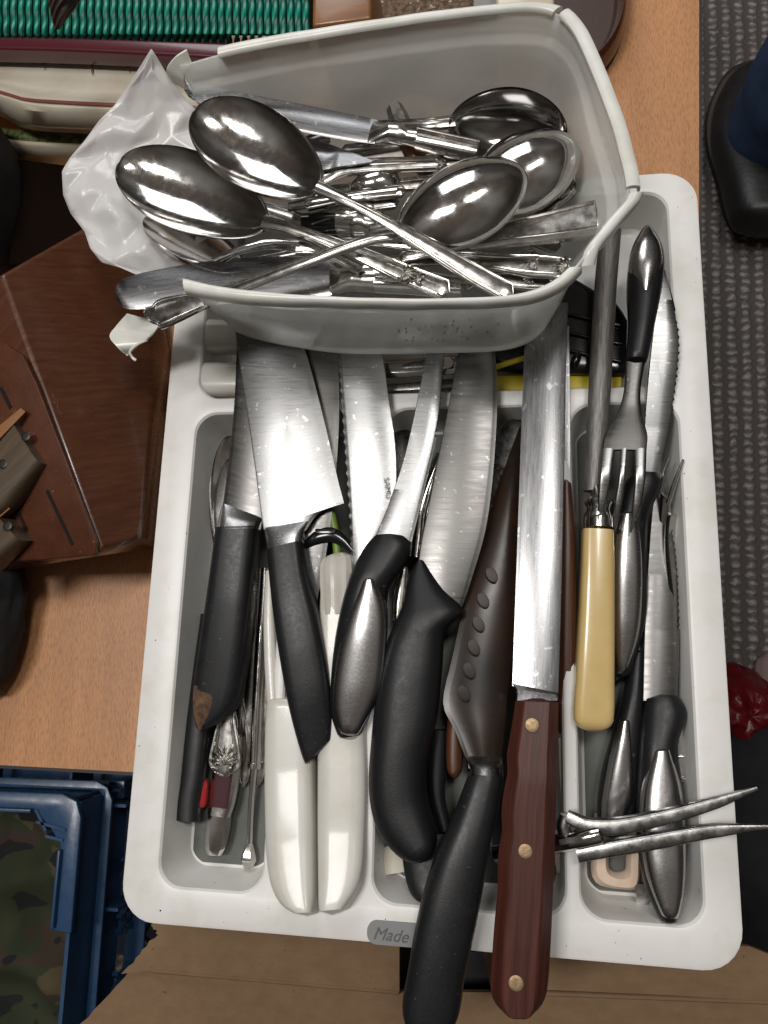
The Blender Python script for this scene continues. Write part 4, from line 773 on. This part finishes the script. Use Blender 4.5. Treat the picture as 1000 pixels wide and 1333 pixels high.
# ---------------------------------------------------------------- crumpled film
def film(name, A, B, zA, zB, m, nu=15, nv=8, seed=0):
    rg = random.Random(seed)
    A2 = curve([V((*p, 0)) for p in A], [i/(nu-1) for i in range(nu)], False); B2 = curve([V((*p, 0)) for p in B], [i/(nu-1) for i in range(nu)], False)
    vs, fs = [], []
    for i in range(nu):
        t = i/(nu-1); a = P(A2[i].x, A2[i].y, lerp_list(zA, t)); b = P(B2[i].x, B2[i].y, lerp_list(zB, t))
        for j in range(nv):
            s = j/(nv-1); q = a.lerp(b, s); crum = .25+.75*min(1, max(0, (t-.22)*4))
            inner = 0 < i < nu-1 and 0 < j < nv-1
            if inner: q += V((rg.uniform(-1, 1), rg.uniform(-1, 1), 0))*.0022
            q.z += crum*(rg.uniform(-.0032, .0032)+.012*(noise.noise(V((q.x*34+q.y*20, q.y*30, seed)))))*(1 if inner else .35)
            vs.append(q)
    for i in range(nu-1):
        for j in range(nv-1):
            q = (i*nv+j, i*nv+j+1, (i+1)*nv+j+1, (i+1)*nv+j)
            if rg.random() < .5: fs += [(q[0], q[1], q[2]), (q[0], q[2], q[3])]
            else: fs += [(q[0], q[1], q[3]), (q[1], q[2], q[3])]
    o = mk(name, vs, fs, m, ang=24)
    me = o.data; sh_ = me.attributes.get('sharp_edge'); at = me.attributes.new('crease_edge', 'FLOAT', 'EDGE'); av = me.attributes.new('crease_vert', 'FLOAT', 'POINT')
    cnt = {}
    for pl_ in me.polygons:
        for ek in pl_.edge_keys: cnt[ek] = cnt.get(ek, 0)+1
    for e in me.edges:
        bd = cnt.get(tuple(sorted(e.vertices)), 0) < 2
        at.data[e.index].value = 1 if bd else (.55 if sh_ and sh_.data[e.index].value else 0)
        if bd:
            for q in e.vertices: av.data[q].value = .9
    if sh_: me.attributes.remove(me.attributes['sharp_edge'])
    sb_ = o.modifiers.new('folds', 'SUBSURF'); sb_.levels = 2; sb_.render_levels = 2
    sm = o.modifiers.new('thickness', 'SOLIDIFY'); sm.thickness = .0002; sm.offset = 0
    return o
o = film('plastic_bag', [(197, 64), (158, 128), (108, 186), (79, 214), (88, 236), (89, 246), (77, 257), (104, 296), (120, 309), (115, 336), (150, 346), (186, 361)], [(199, 66), (222, 104), (246, 134), (262, 150), (280, 190), (290, 220), (300, 250), (300, 280), (290, 310), (275, 330), (255, 340), (226, 352)],
         [.137, .128, .122, .118, .116, .112, .108, .103, .099], [.137, .124, .112, .108, .103, .100, .098, .096, .094], bag_m, seed=2)
tag(o, 'crumpled white plastic film hanging out of the torn tub', 'plastic bag')
# ---------------------------------------------------------------- things at the back of the table
def woven_mat(name, c1, c2, sc, dist):
    m, nt, b, N, L = nodes_mat(name)
    tc = N('ShaderNodeTexCoord'); mp = N('ShaderNodeMapping'); mp.inputs['Scale'].default_value = sc; mp.inputs['Rotation'].default_value = (0, 0, .55); L(tc.outputs['UV'], mp.inputs[0])
    wv = N('ShaderNodeTexWave'); wv.inputs['Scale'].default_value = 1; wv.inputs['Distortion'].default_value = .6; L(mp.outputs[0], wv.inputs['Vector'])
    r = N('ShaderNodeValToRGB'); r.color_ramp.elements[0].color = (*c1, 1); r.color_ramp.elements[1].color = (*c2, 1); r.color_ramp.elements[0].position = .2; L(wv.outputs['Fac'], r.inputs[0]); L(r.outputs[0], b.inputs['Base Color'])
    bp = N('ShaderNodeBump'); bp.inputs['Strength'].default_value = .8; bp.inputs['Distance'].default_value = dist; L(wv.outputs['Fac'], bp.inputs['Height']); L(bp.outputs[0], b.inputs['Normal'])
    b.inputs['Roughness'].default_value = .38
    return m
teal = woven_mat('teal_twisted_cord', (.0, .085, .058), (.004, .24, .165), (48, 48, 1), .0008)
k = T('woven_stool', 'teal cord-woven stool seat with maroon frame at the back', 'stool', P(180, 60, ZT))
for i in range(47):
    x = -62+i*10.0; z0 = .072
    a, b, c, d = P(x-2, -60, z0), P(x, 14, z0), P(x+.5, 46, z0-.005), P(x+1, 62, z0-.024)
    rod('cord', [a, (a+b)/2, b, c, d], .0021, .0018, teal, k, n=14, sec=SUP(2, 8), px=False, ease=0)
rod('seat_core', [(-80, 4, .060), (410, 4, .060)], .018, .0095, mat('dark_seat_filling', (.002, .03, .02), .9), k, n=4, sec=BX)
maroon = mat('maroon_lacquer', (.075, .010, .016), .25, 0, coat=.3)
st('frame_rail', [(-80, 56), (100, 58), (330, 66)], [(-80, 72), (100, 76), (330, 88)], [.0610, .0610], .0065, maroon, k, sec=BX, n=12)
for x in (-60, 320): rod('leg', [tuple(P(x, 66, .044)), tuple(V((P(x, 66, .044).x, P(x, 66, .044).y, ZT)))], .008, .008, maroon, k, n=6, px=False)
cer = mat('stained_cream_ceramic', (.60, .55, .46), .22, 0, col2=(.52, .46, .36), cs=(30, 30, 30), coat=.4)
cer2 = mat('cream_ceramic', (.62, .56, .44), .25, 0, col2=(.55, .49, .37), cs=(40, 40, 40), coat=.3)
line_m = mat('brown_painted_line', (.16, .045, .03), .3)
stain = mat('brown_baked_stain', (.16, .085, .04), .5)
leaf_m = mat('green_leaf_pattern', (.14, .17, .05), .4, 0, col2=(.045, .06, .02), cs=(160, 160, 160), cpos=(.45, .55))
def swept(name, rows, m, parent, n=26):
    """surface swept along the picture x axis: rows = list of (list of (px,py), z)"""
    vs, fs = [], []
    for pts, z in rows:
        c = curve([V((*p, 0)) for p in pts], [i/(n-1) for i in range(n)])
        vs += [P(q.x, q.y, z) for q in c]
    for r in range(len(rows)-1):
        for i in range(n-1): fs.append((r*n+i, r*n+i+1, (r+1)*n+i+1, (r+1)*n+i))
    o = mk(name, vs, fs, m, parent, ang=50)
    s = o.modifiers.new('thickness', 'SOLIDIFY'); s.thickness = .003; s.offset = -1
    return o
k = T('oven_dish', 'cream oven dish with baked stains and a brown line round its rim', 'dish', P(100, 130, ZT))
swept('dish_body', [([(-120, 40), (60, 40), (300, 44)], 0.0500), ([(-120, 74), (60, 76), (300, 80)], 0.0500), ([(-120, 92), (0, 102), (60, 112), (300, 122)], 0.0530), ([(-120, 96), (0, 110), (60, 125), (300, 136)], 0.0630), ([(-120, 99), (0, 117), (30, 127), (70, 133), (300, 141)], 0.0680), ([(-120, 103), (0, 124), (30, 134), (70, 139), (300, 147)], 0.0700), ([(-120, 108), (0, 130), (30, 142), (70, 146), (300, 154)], 0.0680), ([(-120, 118), (0, 142), (22, 157), (70, 164), (300, 172)], 0.0550), ([(-120, 124), (0, 150), (26, 165), (70, 172), (300, 180)], 0.0460)], cer, k)
st('painted_line', [(-110, 99), (0, 118), (30, 127.5), (70, 131), (130, 134), (300, 140)], [(-110, 101), (0, 122), (30, 131), (70, 134.5), (130, 138), (300, 144)], [.0695, .0697], .0008, line_m, k, sec=FLAT, n=30)
for x, y0, y1 in ((120, 76, 96), (116, 76, 84), (56, 74, 88), (84, 75, 86), (40, 74, 80), (167, 78, 92), (126, 76, 84), (30, 73, 79)):
    rod('baked_stain', [(x+1, y0, .0518), (x-1, (y0+y1)/2, .0524), (x, y1, .0536)], [.0007, .0005, .0003], .0004, stain, k, n=8)
rod('baked_stain', [(100, 75, .0518), (120, 79, .052), (140, 76, .0518)], .0006, .0004, stain, k, n=8)
k = T('oven_dish', 'lower cream dish with green leaf band beneath the stained dish', 'dish', P(90, 195, ZT))
swept('leaf_band', [([(-100, 150), (20, 168), (300, 182)], .034), ([(-100, 166), (20, 182), (70, 186), (300, 192)], .033)], leaf_m, k)
swept('dish_body', [([(-100, 166), (20, 183), (70, 186), (300, 192)], .034), ([(-100, 172), (20, 188), (70, 192), (300, 198)], .032), ([(-100, 195), (22, 212), (70, 217), (300, 222)], .014)], cer2, k)
wickr = woven_mat('dark_brown_wicker', (.010, .006, .005), (.07, .045, .038), (110, 110, 1), .0016)
o = rod('wicker_handle', [(88, -40, .140), (82, -5, .137), (76, 22, .133), (74, 38, .130)], [.011, .0095, .006, .0012], [.009, .008, .005, .001], wickr, n=24, sec=SUP(2.4)); tag(o, 'dark woven wicker tip pointing down over the teal seat', 'basket')
o = prism('wooden_post', [P(408, -60, .11), P(485, -60, .11), P(484, 24, .11), P(406, 34, .11)], .098, mat('orange_varnished_wood', (.17, .065, .015), .35, 0, col2=(.24, .10, .025), cs=(20, 120, 60), coat=.2), bevel=.002); tag(o, 'varnished wooden block behind the tub beside the teal seat', 'wood block')
o = prism('cork_board', [P(484, -60, .06), P(632, -60, .06), P(630, 30, .06), P(486, 34, .06)], .012, mat('speckled_cork', (.16, .095, .05), .8, 0, col2=(.05, .032, .02), cs=(330, 330, 330), cpos=(.42, .58), bump=.6, bs=(500, 500, 500), speck=((.42, .34, .25), 260, .63))); tag(o, 'speckled cork board behind the tub', 'cork board')
o = T('picture_frame', 'white framed print standing behind the tub', 'picture frame', P(650, 0, ZT))
prism('frame', [P(640, -60, .09), P(722, -60, .09), P(722, 24, .09), P(648, 24, .09)], .06, cer2, o, bevel=.002)
prism('grey_mount', [P(614, -60, .075), P(640, -60, .075), P(648, 24, .075), P(618, 24, .075)], .04, mat('grey_card', (.22, .21, .2), .6), o)
def round_tray():
    k = T('lacquer_tray', 'dark brown oval tray with raised polished rim behind the tub corner', 'tray', P(720, 60, ZT))
    c = P(640, -20, .02); ex = (P(818, -20, .02)-c); ey = (P(640, 130, .02)-c)
    n = 72; prof = [(0, .000), (.90, .000), (.92, .002), (.945, .010), (.965, .0125), (.985, .010), (1.0, .002), (1.0, -.002)]
    def pt(r, h, i):
        a = 2*math.pi*i/n; ca, sa = math.cos(a), math.sin(a)
        return c+ex*(r*math.copysign(abs(ca)**.8, ca))+ey*(r*math.copysign(abs(sa)**.8, sa))+V((0, 0, h))
    def ring(lo, hi, name, m):
        vs = [pt(r, h, i) for r, h in prof[lo:hi] for i in range(n)]; fs = []
        for q in range(hi-lo-1):
            for i in range(n): fs.append((q*n+i, q*n+(i+1) % n, (q+1)*n+(i+1) % n, (q+1)*n+i))
        return mk(name, vs, fs, m, k, ang=40)
    ring(0, 3, 'tray_base', mat('brown_leatherette', (.045, .022, .016), .45, 0, bump=.4, bs=(600, 600, 600), bdist=.0003))
    ring(2, 8, 'tray_rim', mat('polished_brown_rim', (.07, .022, .012), .22, 0, coat=.4))
round_tray()
cloth = mat('black_cloth', (.008, .008, .009), .85, 0, bump=.5, bs=(900, 900, 900), bdist=.0004, col2=(.014, .014, .016), cs=(60, 60, 60))
def lump(name, c, r, m, label, cat, seed=0, amp=.18, parent=None, nu=40, nv=26, lowz=None):
    vs, fs = [], []
    for i in range(nv+1):
        th = math.pi*i/nv
        for j in range(nu):
            a = 2*math.pi*j/nu; d = V((math.sin(th)*math.cos(a), math.sin(th)*math.sin(a), math.cos(th)))
            f = 1+amp*noise.noise(d*1.7+V((seed, 0, 0)))+amp*.6*(1-2*abs(noise.noise(d*3.6+V((0, seed, 0)))))
            q = c+V((d.x*r[0]*f, d.y*r[1]*f, d.z*r[2]*f))
            if lowz is not None: q.z = max(q.z, lowz)
            vs.append(q)
    for i in range(nv):
        for j in range(nu): fs.append((i*nu+j, i*nu+(j+1) % nu, (i+1)*nu+(j+1) % nu, (i+1)*nu+j))
    o = mk(name, vs, fs, m, parent, ang=60)
    if label: tag(o, label, cat)
    return o
lump('black_jacket', P(-45, 250, .05), (.028, .055, .06), cloth, 'black cloth garment edge beside the cream dishes', 'jacket', 3, .1, lowz=ZT)
lump('black_glove', P(-18, 800, .03), (.022, .045, .018), cloth, 'black cloth bundle on the table below the knife block', 'cloth', 5, .12, lowz=ZT)
o = prism('shade_box', [P(18, 205, .035), P(150, 222, .035), P(160, 330, .035), P(10, 345, .035)], .022, mat('painted_shade_dark', (.006, .003, .002), .8, spec=.03), bevel=.002); tag(o, 'added dark box standing in for the shade behind the knife block', 'box')  # dark box added where shade fills the gap behind the block

# ---------------------------------------------------------------- crate, cardboard box and things on the floor
blue = mat('navy_crate_plastic', (.018, .050, .112), .32, 0, col2=(.024, .062, .135), cs=(50, 50, 50), rvar=.08, rs=(120, 120, 120), bump=.15, bs=(300, 300, 300), bdist=.0004)
CZ = -.02
CK = P(108, 1034, CZ)                       # outer corner of the crate rim
cx_ = (P(0, 1030, CZ)-CK).normalized(); cy_ = (P(92, 1213, CZ)-CK); cy_ = (cy_-cx_*cy_.dot(cx_)).normalized()
UPV = V((0, 0, 1))
def cpt(u, v, z=0): return CK+cx_*u+cy_*v+UPV*z
k = T('plastic_crate', 'navy blue plastic crate holding camouflage cloth', 'crate', cpt(.15, .12, FZ-CZ))
LX, LY = .36, .30
def flange(z, o, wd, th, name):
    a = [cpt(-o, -o+.012, z), cpt(-o+.004, -o+.004, z), cpt(-o+.012, -o, z), cpt(LX, -o, z), cpt(LX, -o+wd, z), cpt(-o+wd+.004, -o+wd, z), cpt(-o+wd, -o+wd+.004, z), cpt(-o+wd, LY, z), cpt(-o, LY, z)]
    return prism(name, a, th, blue, k, bevel=.0006)
# broad top rim: far bar whole, near bar broken off short
prism('rim', [cpt(0, .014), cpt(.004, .004), cpt(.014, 0), cpt(LX, 0), cpt(LX, .012), cpt(.030, .012), cpt(.020, .020), cpt(.012, .030), cpt(.0125, .078), cpt(0, .079)], .004, blue, k, bevel=.0008)
box('rim_ridge', cpt(.10, .0105, .001), cx_*.068, cy_*.0012, UPV*.0025, blue, k, bevel=.0006)
box('rim_ridge', cpt(.0108, .054, .001), cx_*.0010, cy_*.022, UPV*.0025, blue, k, bevel=.0006)
for u, v, du, dv in ((.019, .019, .010, -.002), (.026, .016, -.004, .006), (.016, .026, .006, -.001)):
    d = (cx_*du+cy_*dv); box('corner_gusset', cpt(u, v, -.006), d, d.cross(UPV).normalized()*.0008, UPV*.007, blue, k)
flange(-.030, .004, .006, .002, 'outer_flange'); flange(-.075, .012, .014, .002, 'outer_flange')
box('side_wall', cpt(.004, .16, -.035), cx_*.0012, cy_*.155, UPV*.031, blue, k); box('side_wall', cpt(.19, .004, -.035), cy_*.0012, cx_*.182, UPV*.031, blue, k)
for v in (.012, .075, .14, .22): box('rib', cpt(-.004, v, -.05), cx_*.007, cy_*.001, UPV*.014, blue, k)
for u in (.03, .10, .18, .27): box('rib', cpt(u, -.004, -.05), cy_*.007, cx_*.001, UPV*.014, blue, k)
box('corner_post', cpt(.004, .004, -.20), cx_*.006, cy_*.006, UPV*.15, blue, k, bevel=.001)
for i in range(7):
    for sg in (-1, 1):
        v0 = .02+i*.035; d = (cy_*.032+UPV*(-.05*sg)).normalized()
        box('lattice_bar', cpt(-.002, v0, -.12), d*.075, d.cross(cx_).normalized()*.0014, cx_*.002, blue, k)
box('side_wall', cpt(.006, .16, -.40), cx_*.0012, cy_*.155, UPV*.20, blue, k)
box('crate_floor', cpt(.18, .15, -.60), cx_*.175, cy_*.145, UPV*.003, blue, k)
def camo_mat():
    m, nt, b, N, L = nodes_mat('camouflage_cloth')
    tc = N('ShaderNodeTexCoord')
    def blob(loc, sc, thr):
        mp = N('ShaderNodeMapping'); mp.inputs['Location'].default_value = loc; mp.inputs['Scale'].default_value = sc; L(tc.outputs['Object'], mp.inputs[0])
        n = N('ShaderNodeTexNoise'); n.inputs['Scale'].default_value = 1; n.inputs['Detail'].default_value = 2.5; L(mp.outputs[0], n.inputs['Vector'])
        r = N('ShaderNodeValToRGB'); r.color_ramp.elements[0].position = thr; r.color_ramp.elements[1].position = thr+.015; L(n.outputs['Fac'], r.inputs[0]); return r.outputs[0]
    cur = None; base = (.022, .028, .010, 1)
    for c, loc, sc, thr in (((.065, .05, .022, 1), (3, 1, 0), (22, 34, 20), .56), ((.035, .022, .013, 1), (7, 2, 1), (20, 38, 20), .55), ((.006, .006, .006, 1), (1, 9, 3), (24, 44, 20), .57)):
        mx = N('ShaderNodeMix'); mx.data_type = 'RGBA'; L(blob(loc, sc, thr), mx.inputs['Factor'])
        if cur: L(cur, mx.inputs['A'])
        else: mx.inputs['A'].default_value = base
        mx.inputs['B'].default_value = c; cur = mx.outputs['Result']
    L(cur, b.inputs['Base Color']); b.inputs['Roughness'].default_value = .9
    n = N('ShaderNodeTexNoise'); n.inputs['Scale'].default_value = 2600; L(tc.outputs['Object'], n.inputs['Vector']); bp = N('ShaderNodeBump'); bp.inputs['Strength'].default_value = .35; bp.inputs['Distance'].default_value = .0004
    L(n.outputs['Fac'], bp.inputs['Height']); L(bp.outputs[0], b.inputs['Normal'])
    return m
def cloth_sheet():
    vs, fs = [], []; n = 60
    for i in range(n):
        for j in range(n):
            u, v = .012+.32*i/(n-1), .012+.29*j/(n-1); q = cpt(u, v, -.085)
            q.z += .022*(1-2*abs(noise.noise(V((u*9+v*5, v*15, 2)))))+.010*(1-2*abs(noise.noise(V((u*22, v*26+u*10, 5)))))
            vs.append(q)
    for i in range(n-1):
        for j in range(n-1): fs.append((i*n+j, i*n+j+1, (i+1)*n+j+1, (i+1)*n+j))
    o = mk('camouflage_cloth', vs, fs, camo_mat(), ang=180); sm = o.modifiers.new('thickness', 'SOLIDIFY'); sm.thickness = .0015
    tag(o, 'green and brown camouflage cloth bundled inside the blue crate', 'cloth')
cloth_sheet()
card = mat('brown_corrugated_card', (.185, .116, .066), .82, 0, col2=(.215, .138, .080), cs=(90, 140, 90), bump=.3, bs=(60, 260, 100), bdist=.0003, spec=.15, speck=((.12, .07, .04), 420, .70))
DZ = -.015
k = T('cardboard_box', 'opened cardboard box with torn flaps in front of the tray', 'cardboard box', P(600, 1330, FZ))
rng = random.Random(3)
def ragged(pts, amp, n=8):
    out = []
    for i in range(len(pts)-1):
        a, b = V((*pts[i], 0)), V((*pts[i+1], 0)); d = (b-a).normalized(); nn = V((-d.y, d.x, 0))
        for q in range(n): out.append(tuple((a.lerp(b, q/n)+nn*rng.uniform(-amp, amp)).xy))
    return out+[pts[-1]]
torn = ragged([(196, 1204), (205, 1216), (168, 1258), (95, 1345)], 2.2)
prism('near_flap', [P(x, y, DZ-.004-(.0006*(y-1262) if y > 1262 else 0)*.02) for x, y in [(196, 1262), (525, 1291), (640, 1292), (722, 1292), (1060, 1296), (1060, 1420), (60, 1420)]+ragged([(95, 1345), (170, 1262)], 1.5)], .004, card, k)
prism('far_flap', [P(x, y, DZ) for x, y in torn[:18]+[(200, 1263), (300, 1271), (520, 1291), (520, 1226), (420, 1214), (300, 1200)]], .0035, card, k)
prism('far_flap', [P(x, y, DZ) for x, y in [(628, 1235), (640, 1290), (720, 1289), (880, 1296), (1010, 1304), (1003, 1243), (975, 1232), (800, 1222)]], .0035, card, k)
for a, b, z in (((200, 1263), (520, 1291), DZ+.0004), ((640, 1290), (1010, 1304), DZ+.0004)): rod('fold_line', [(*a, z-.002), (*b, z-.002)], .0014, .0022, card, k, n=6)
pl = prism('box_wall', [P(60, 1420, DZ-.02), P(1060, 1420, DZ-.02), P(1060, 1415, DZ-.02), P(60, 1415, DZ-.02)], .45, card, k)
prism('box_floor', [P(220, 1220, -.30), P(1000, 1250, -.30), P(1000, 1420, -.30), P(220, 1420, -.30)], .004, mat('painted_carton_shade', (.02, .016, .014), .9), k)  # shade inside the carton painted into its floor colour
o = prism('dark_gap_slab', [P(518, 1236, -.05), P(640, 1240, -.05), P(640, 1300, -.05), P(518, 1300, -.05)], .02, mat('near_black_blue_fleck', (.004, .005, .008), .4, 0, speck=((.02, .10, .16), 90, .66))); tag(o, 'black and blue packet filling the dark gap inside the cardboard box', 'slab')  # near-black slab with blue flecks, set in the gap between the flaps
# crumbs and dust in the tray
cv, cf = [], []
for q in range(122):
    if q < 100:
        x0, x1, y0, y1 = CELLS[q % 5]; x, y, z = rng.uniform(x0+.008, x1-.008), rng.uniform(y0+.008, y0+.05) if q % 3 else rng.uniform(y0+.008, y1-.008), FLOORZ+.0014
    else:
        x, y, z = rng.choice([-1, 1])*rng.uniform(.132, .144), rng.uniform(-.19, .19), RIM+.0001
        if q % 2: x, y = rng.uniform(-.13, .13), -rng.uniform(.185, .196)
    r = rng.uniform(.00015, .00045); b0 = len(cv)
    for d in ((1, 0, 0), (0, 1, 0), (-1, 0, 0), (0, -1, 0), (0, 0, 1)): cv.append(V((x, y, z))+V(d)*r*rng.uniform(.6, 1.5))
    cf += [(b0, b0+1, b0+4), (b0+1, b0+2, b0+4), (b0+2, b0+3, b0+4), (b0+3, b0, b0+4), (b0+3, b0+2, b0+1, b0)]
cr_ = mk('crumbs', cv, cf, mat('dark_crumb', (.05, .035, .022), .9)); tag(cr_, 'dark crumbs and dust specks scattered over the tray', 'crumbs', kind='stuff')
# person standing beside the table
pr = T('person', 'lower leg of a standing person in blue jeans and dark shoe', 'person', P(1000, 200, FZ))
shoe_m = mat('dark_leather', (.012, .011, .011), .42, 0, bump=.4, bs=(120, 120, 120), bdist=.001, col2=(.02, .018, .018), cs=(40, 40, 40))
sole_m = mat('dark_brown_sole', (.030, .021, .017), .7)
sh = st('shoe', [(972, 84), (948, 104), (930, 140), (926, 185), (940, 240), (952, 285), (972, 300)], [(1000, 84), (1032, 104), (1046, 140), (1050, 185), (1050, 240), (1042, 285), (1024, 300)], [FZ+.045, FZ+.05, FZ+.06, FZ+.065], [.022, .027, .034, .040, .034], shoe_m, pr, sec=SUP(2.6, 24), n=30, rnd=(.12, .1))
st('sole', [(972, 80), (942, 100), (922, 140), (918, 180), (932, 235), (948, 288), (974, 308)], [(1000, 80), (1038, 100), (1054, 140), (1058, 180), (1060, 240), (1052, 290), (1028, 308)], [FZ+.014, FZ+.014], .013, sole_m, sh, sec=SUP(5, 24), n=30, rnd=(.1, .08))
st('welt', [(972, 82), (944, 101), (925, 140), (921, 182), (935, 237), (950, 288), (974, 305)], [(1000, 82), (1036, 101), (1052, 140), (1056, 182), (1058, 240), (1050, 290), (1028, 305)], [FZ+.030, FZ+.030], .003, mat('tan_welt', (.07, .05, .035), .6), sh, sec=SUP(3, 24), n=30, rnd=(.1, .08))
def leg():
    c0 = P(1020, 180, FZ+.05); vs, fs = [], []; nu, nv = 40, 30
    for i in range(nv):
        t = i/(nv-1); z = FZ+.055+t*.62
        for j in range(nu):
            a = 2*math.pi*j/nu; r = .082+.01*t+.006*noise.noise(V((math.cos(a)*1.5, math.sin(a)*1.5, z*22)))+.010*(1-2*abs(noise.noise(V((a*.8, z*9, 3)))))*(1-t)
            vs.append(V((c0.x+r*math.cos(a)+.05*t, c0.y+r*1.15*math.sin(a)-.03*t, z)))
    for i in range(nv-1):
        for j in range(nu): fs.append((i*nu+j, i*nu+(j+1) % nu, (i+1)*nu+(j+1) % nu, (i+1)*nu+j))
    mk('trouser_leg', vs, fs, mat('blue_denim', (.022, .048, .11), .85, 0, bump=.4, bs=(900, 900, 900), bdist=.0006, col2=(.036, .075, .16), cs=(30, 30, 30)), pr, ang=180)
leg()
lump('red_bag', P(955, 930, FZ+.09), (.045, .055, .07), mat('glossy_red_film', (.13, .004, .008), .35, 0, bump=.6, bs=(40, 40, 40), bdist=.004), 'shiny red plastic bag on the carpet beside the tray', 'bag', 8, .22, lowz=FZ+.002)
lump('black_lump', P(1010, 1110, FZ+.10), (.15, .16, .10), cloth, 'black lump on the floor beyond the carving fork prongs', 'bag', 11, .16, lowz=FZ+.002)  # plain black lump laid on the floor past the fork prongs
o = lump('pink_tag', P(1003, 880, FZ+.015), (.02, .03, .012), mat('dusty_pink_cloth', (.28, .19, .18), .8), 'dusty pink scrap on the carpet beside the red bag', 'cloth', 4, .1, lowz=FZ+.002)
for o in list(bpy.data.objects):
    if '_o' in o: del o['_o']
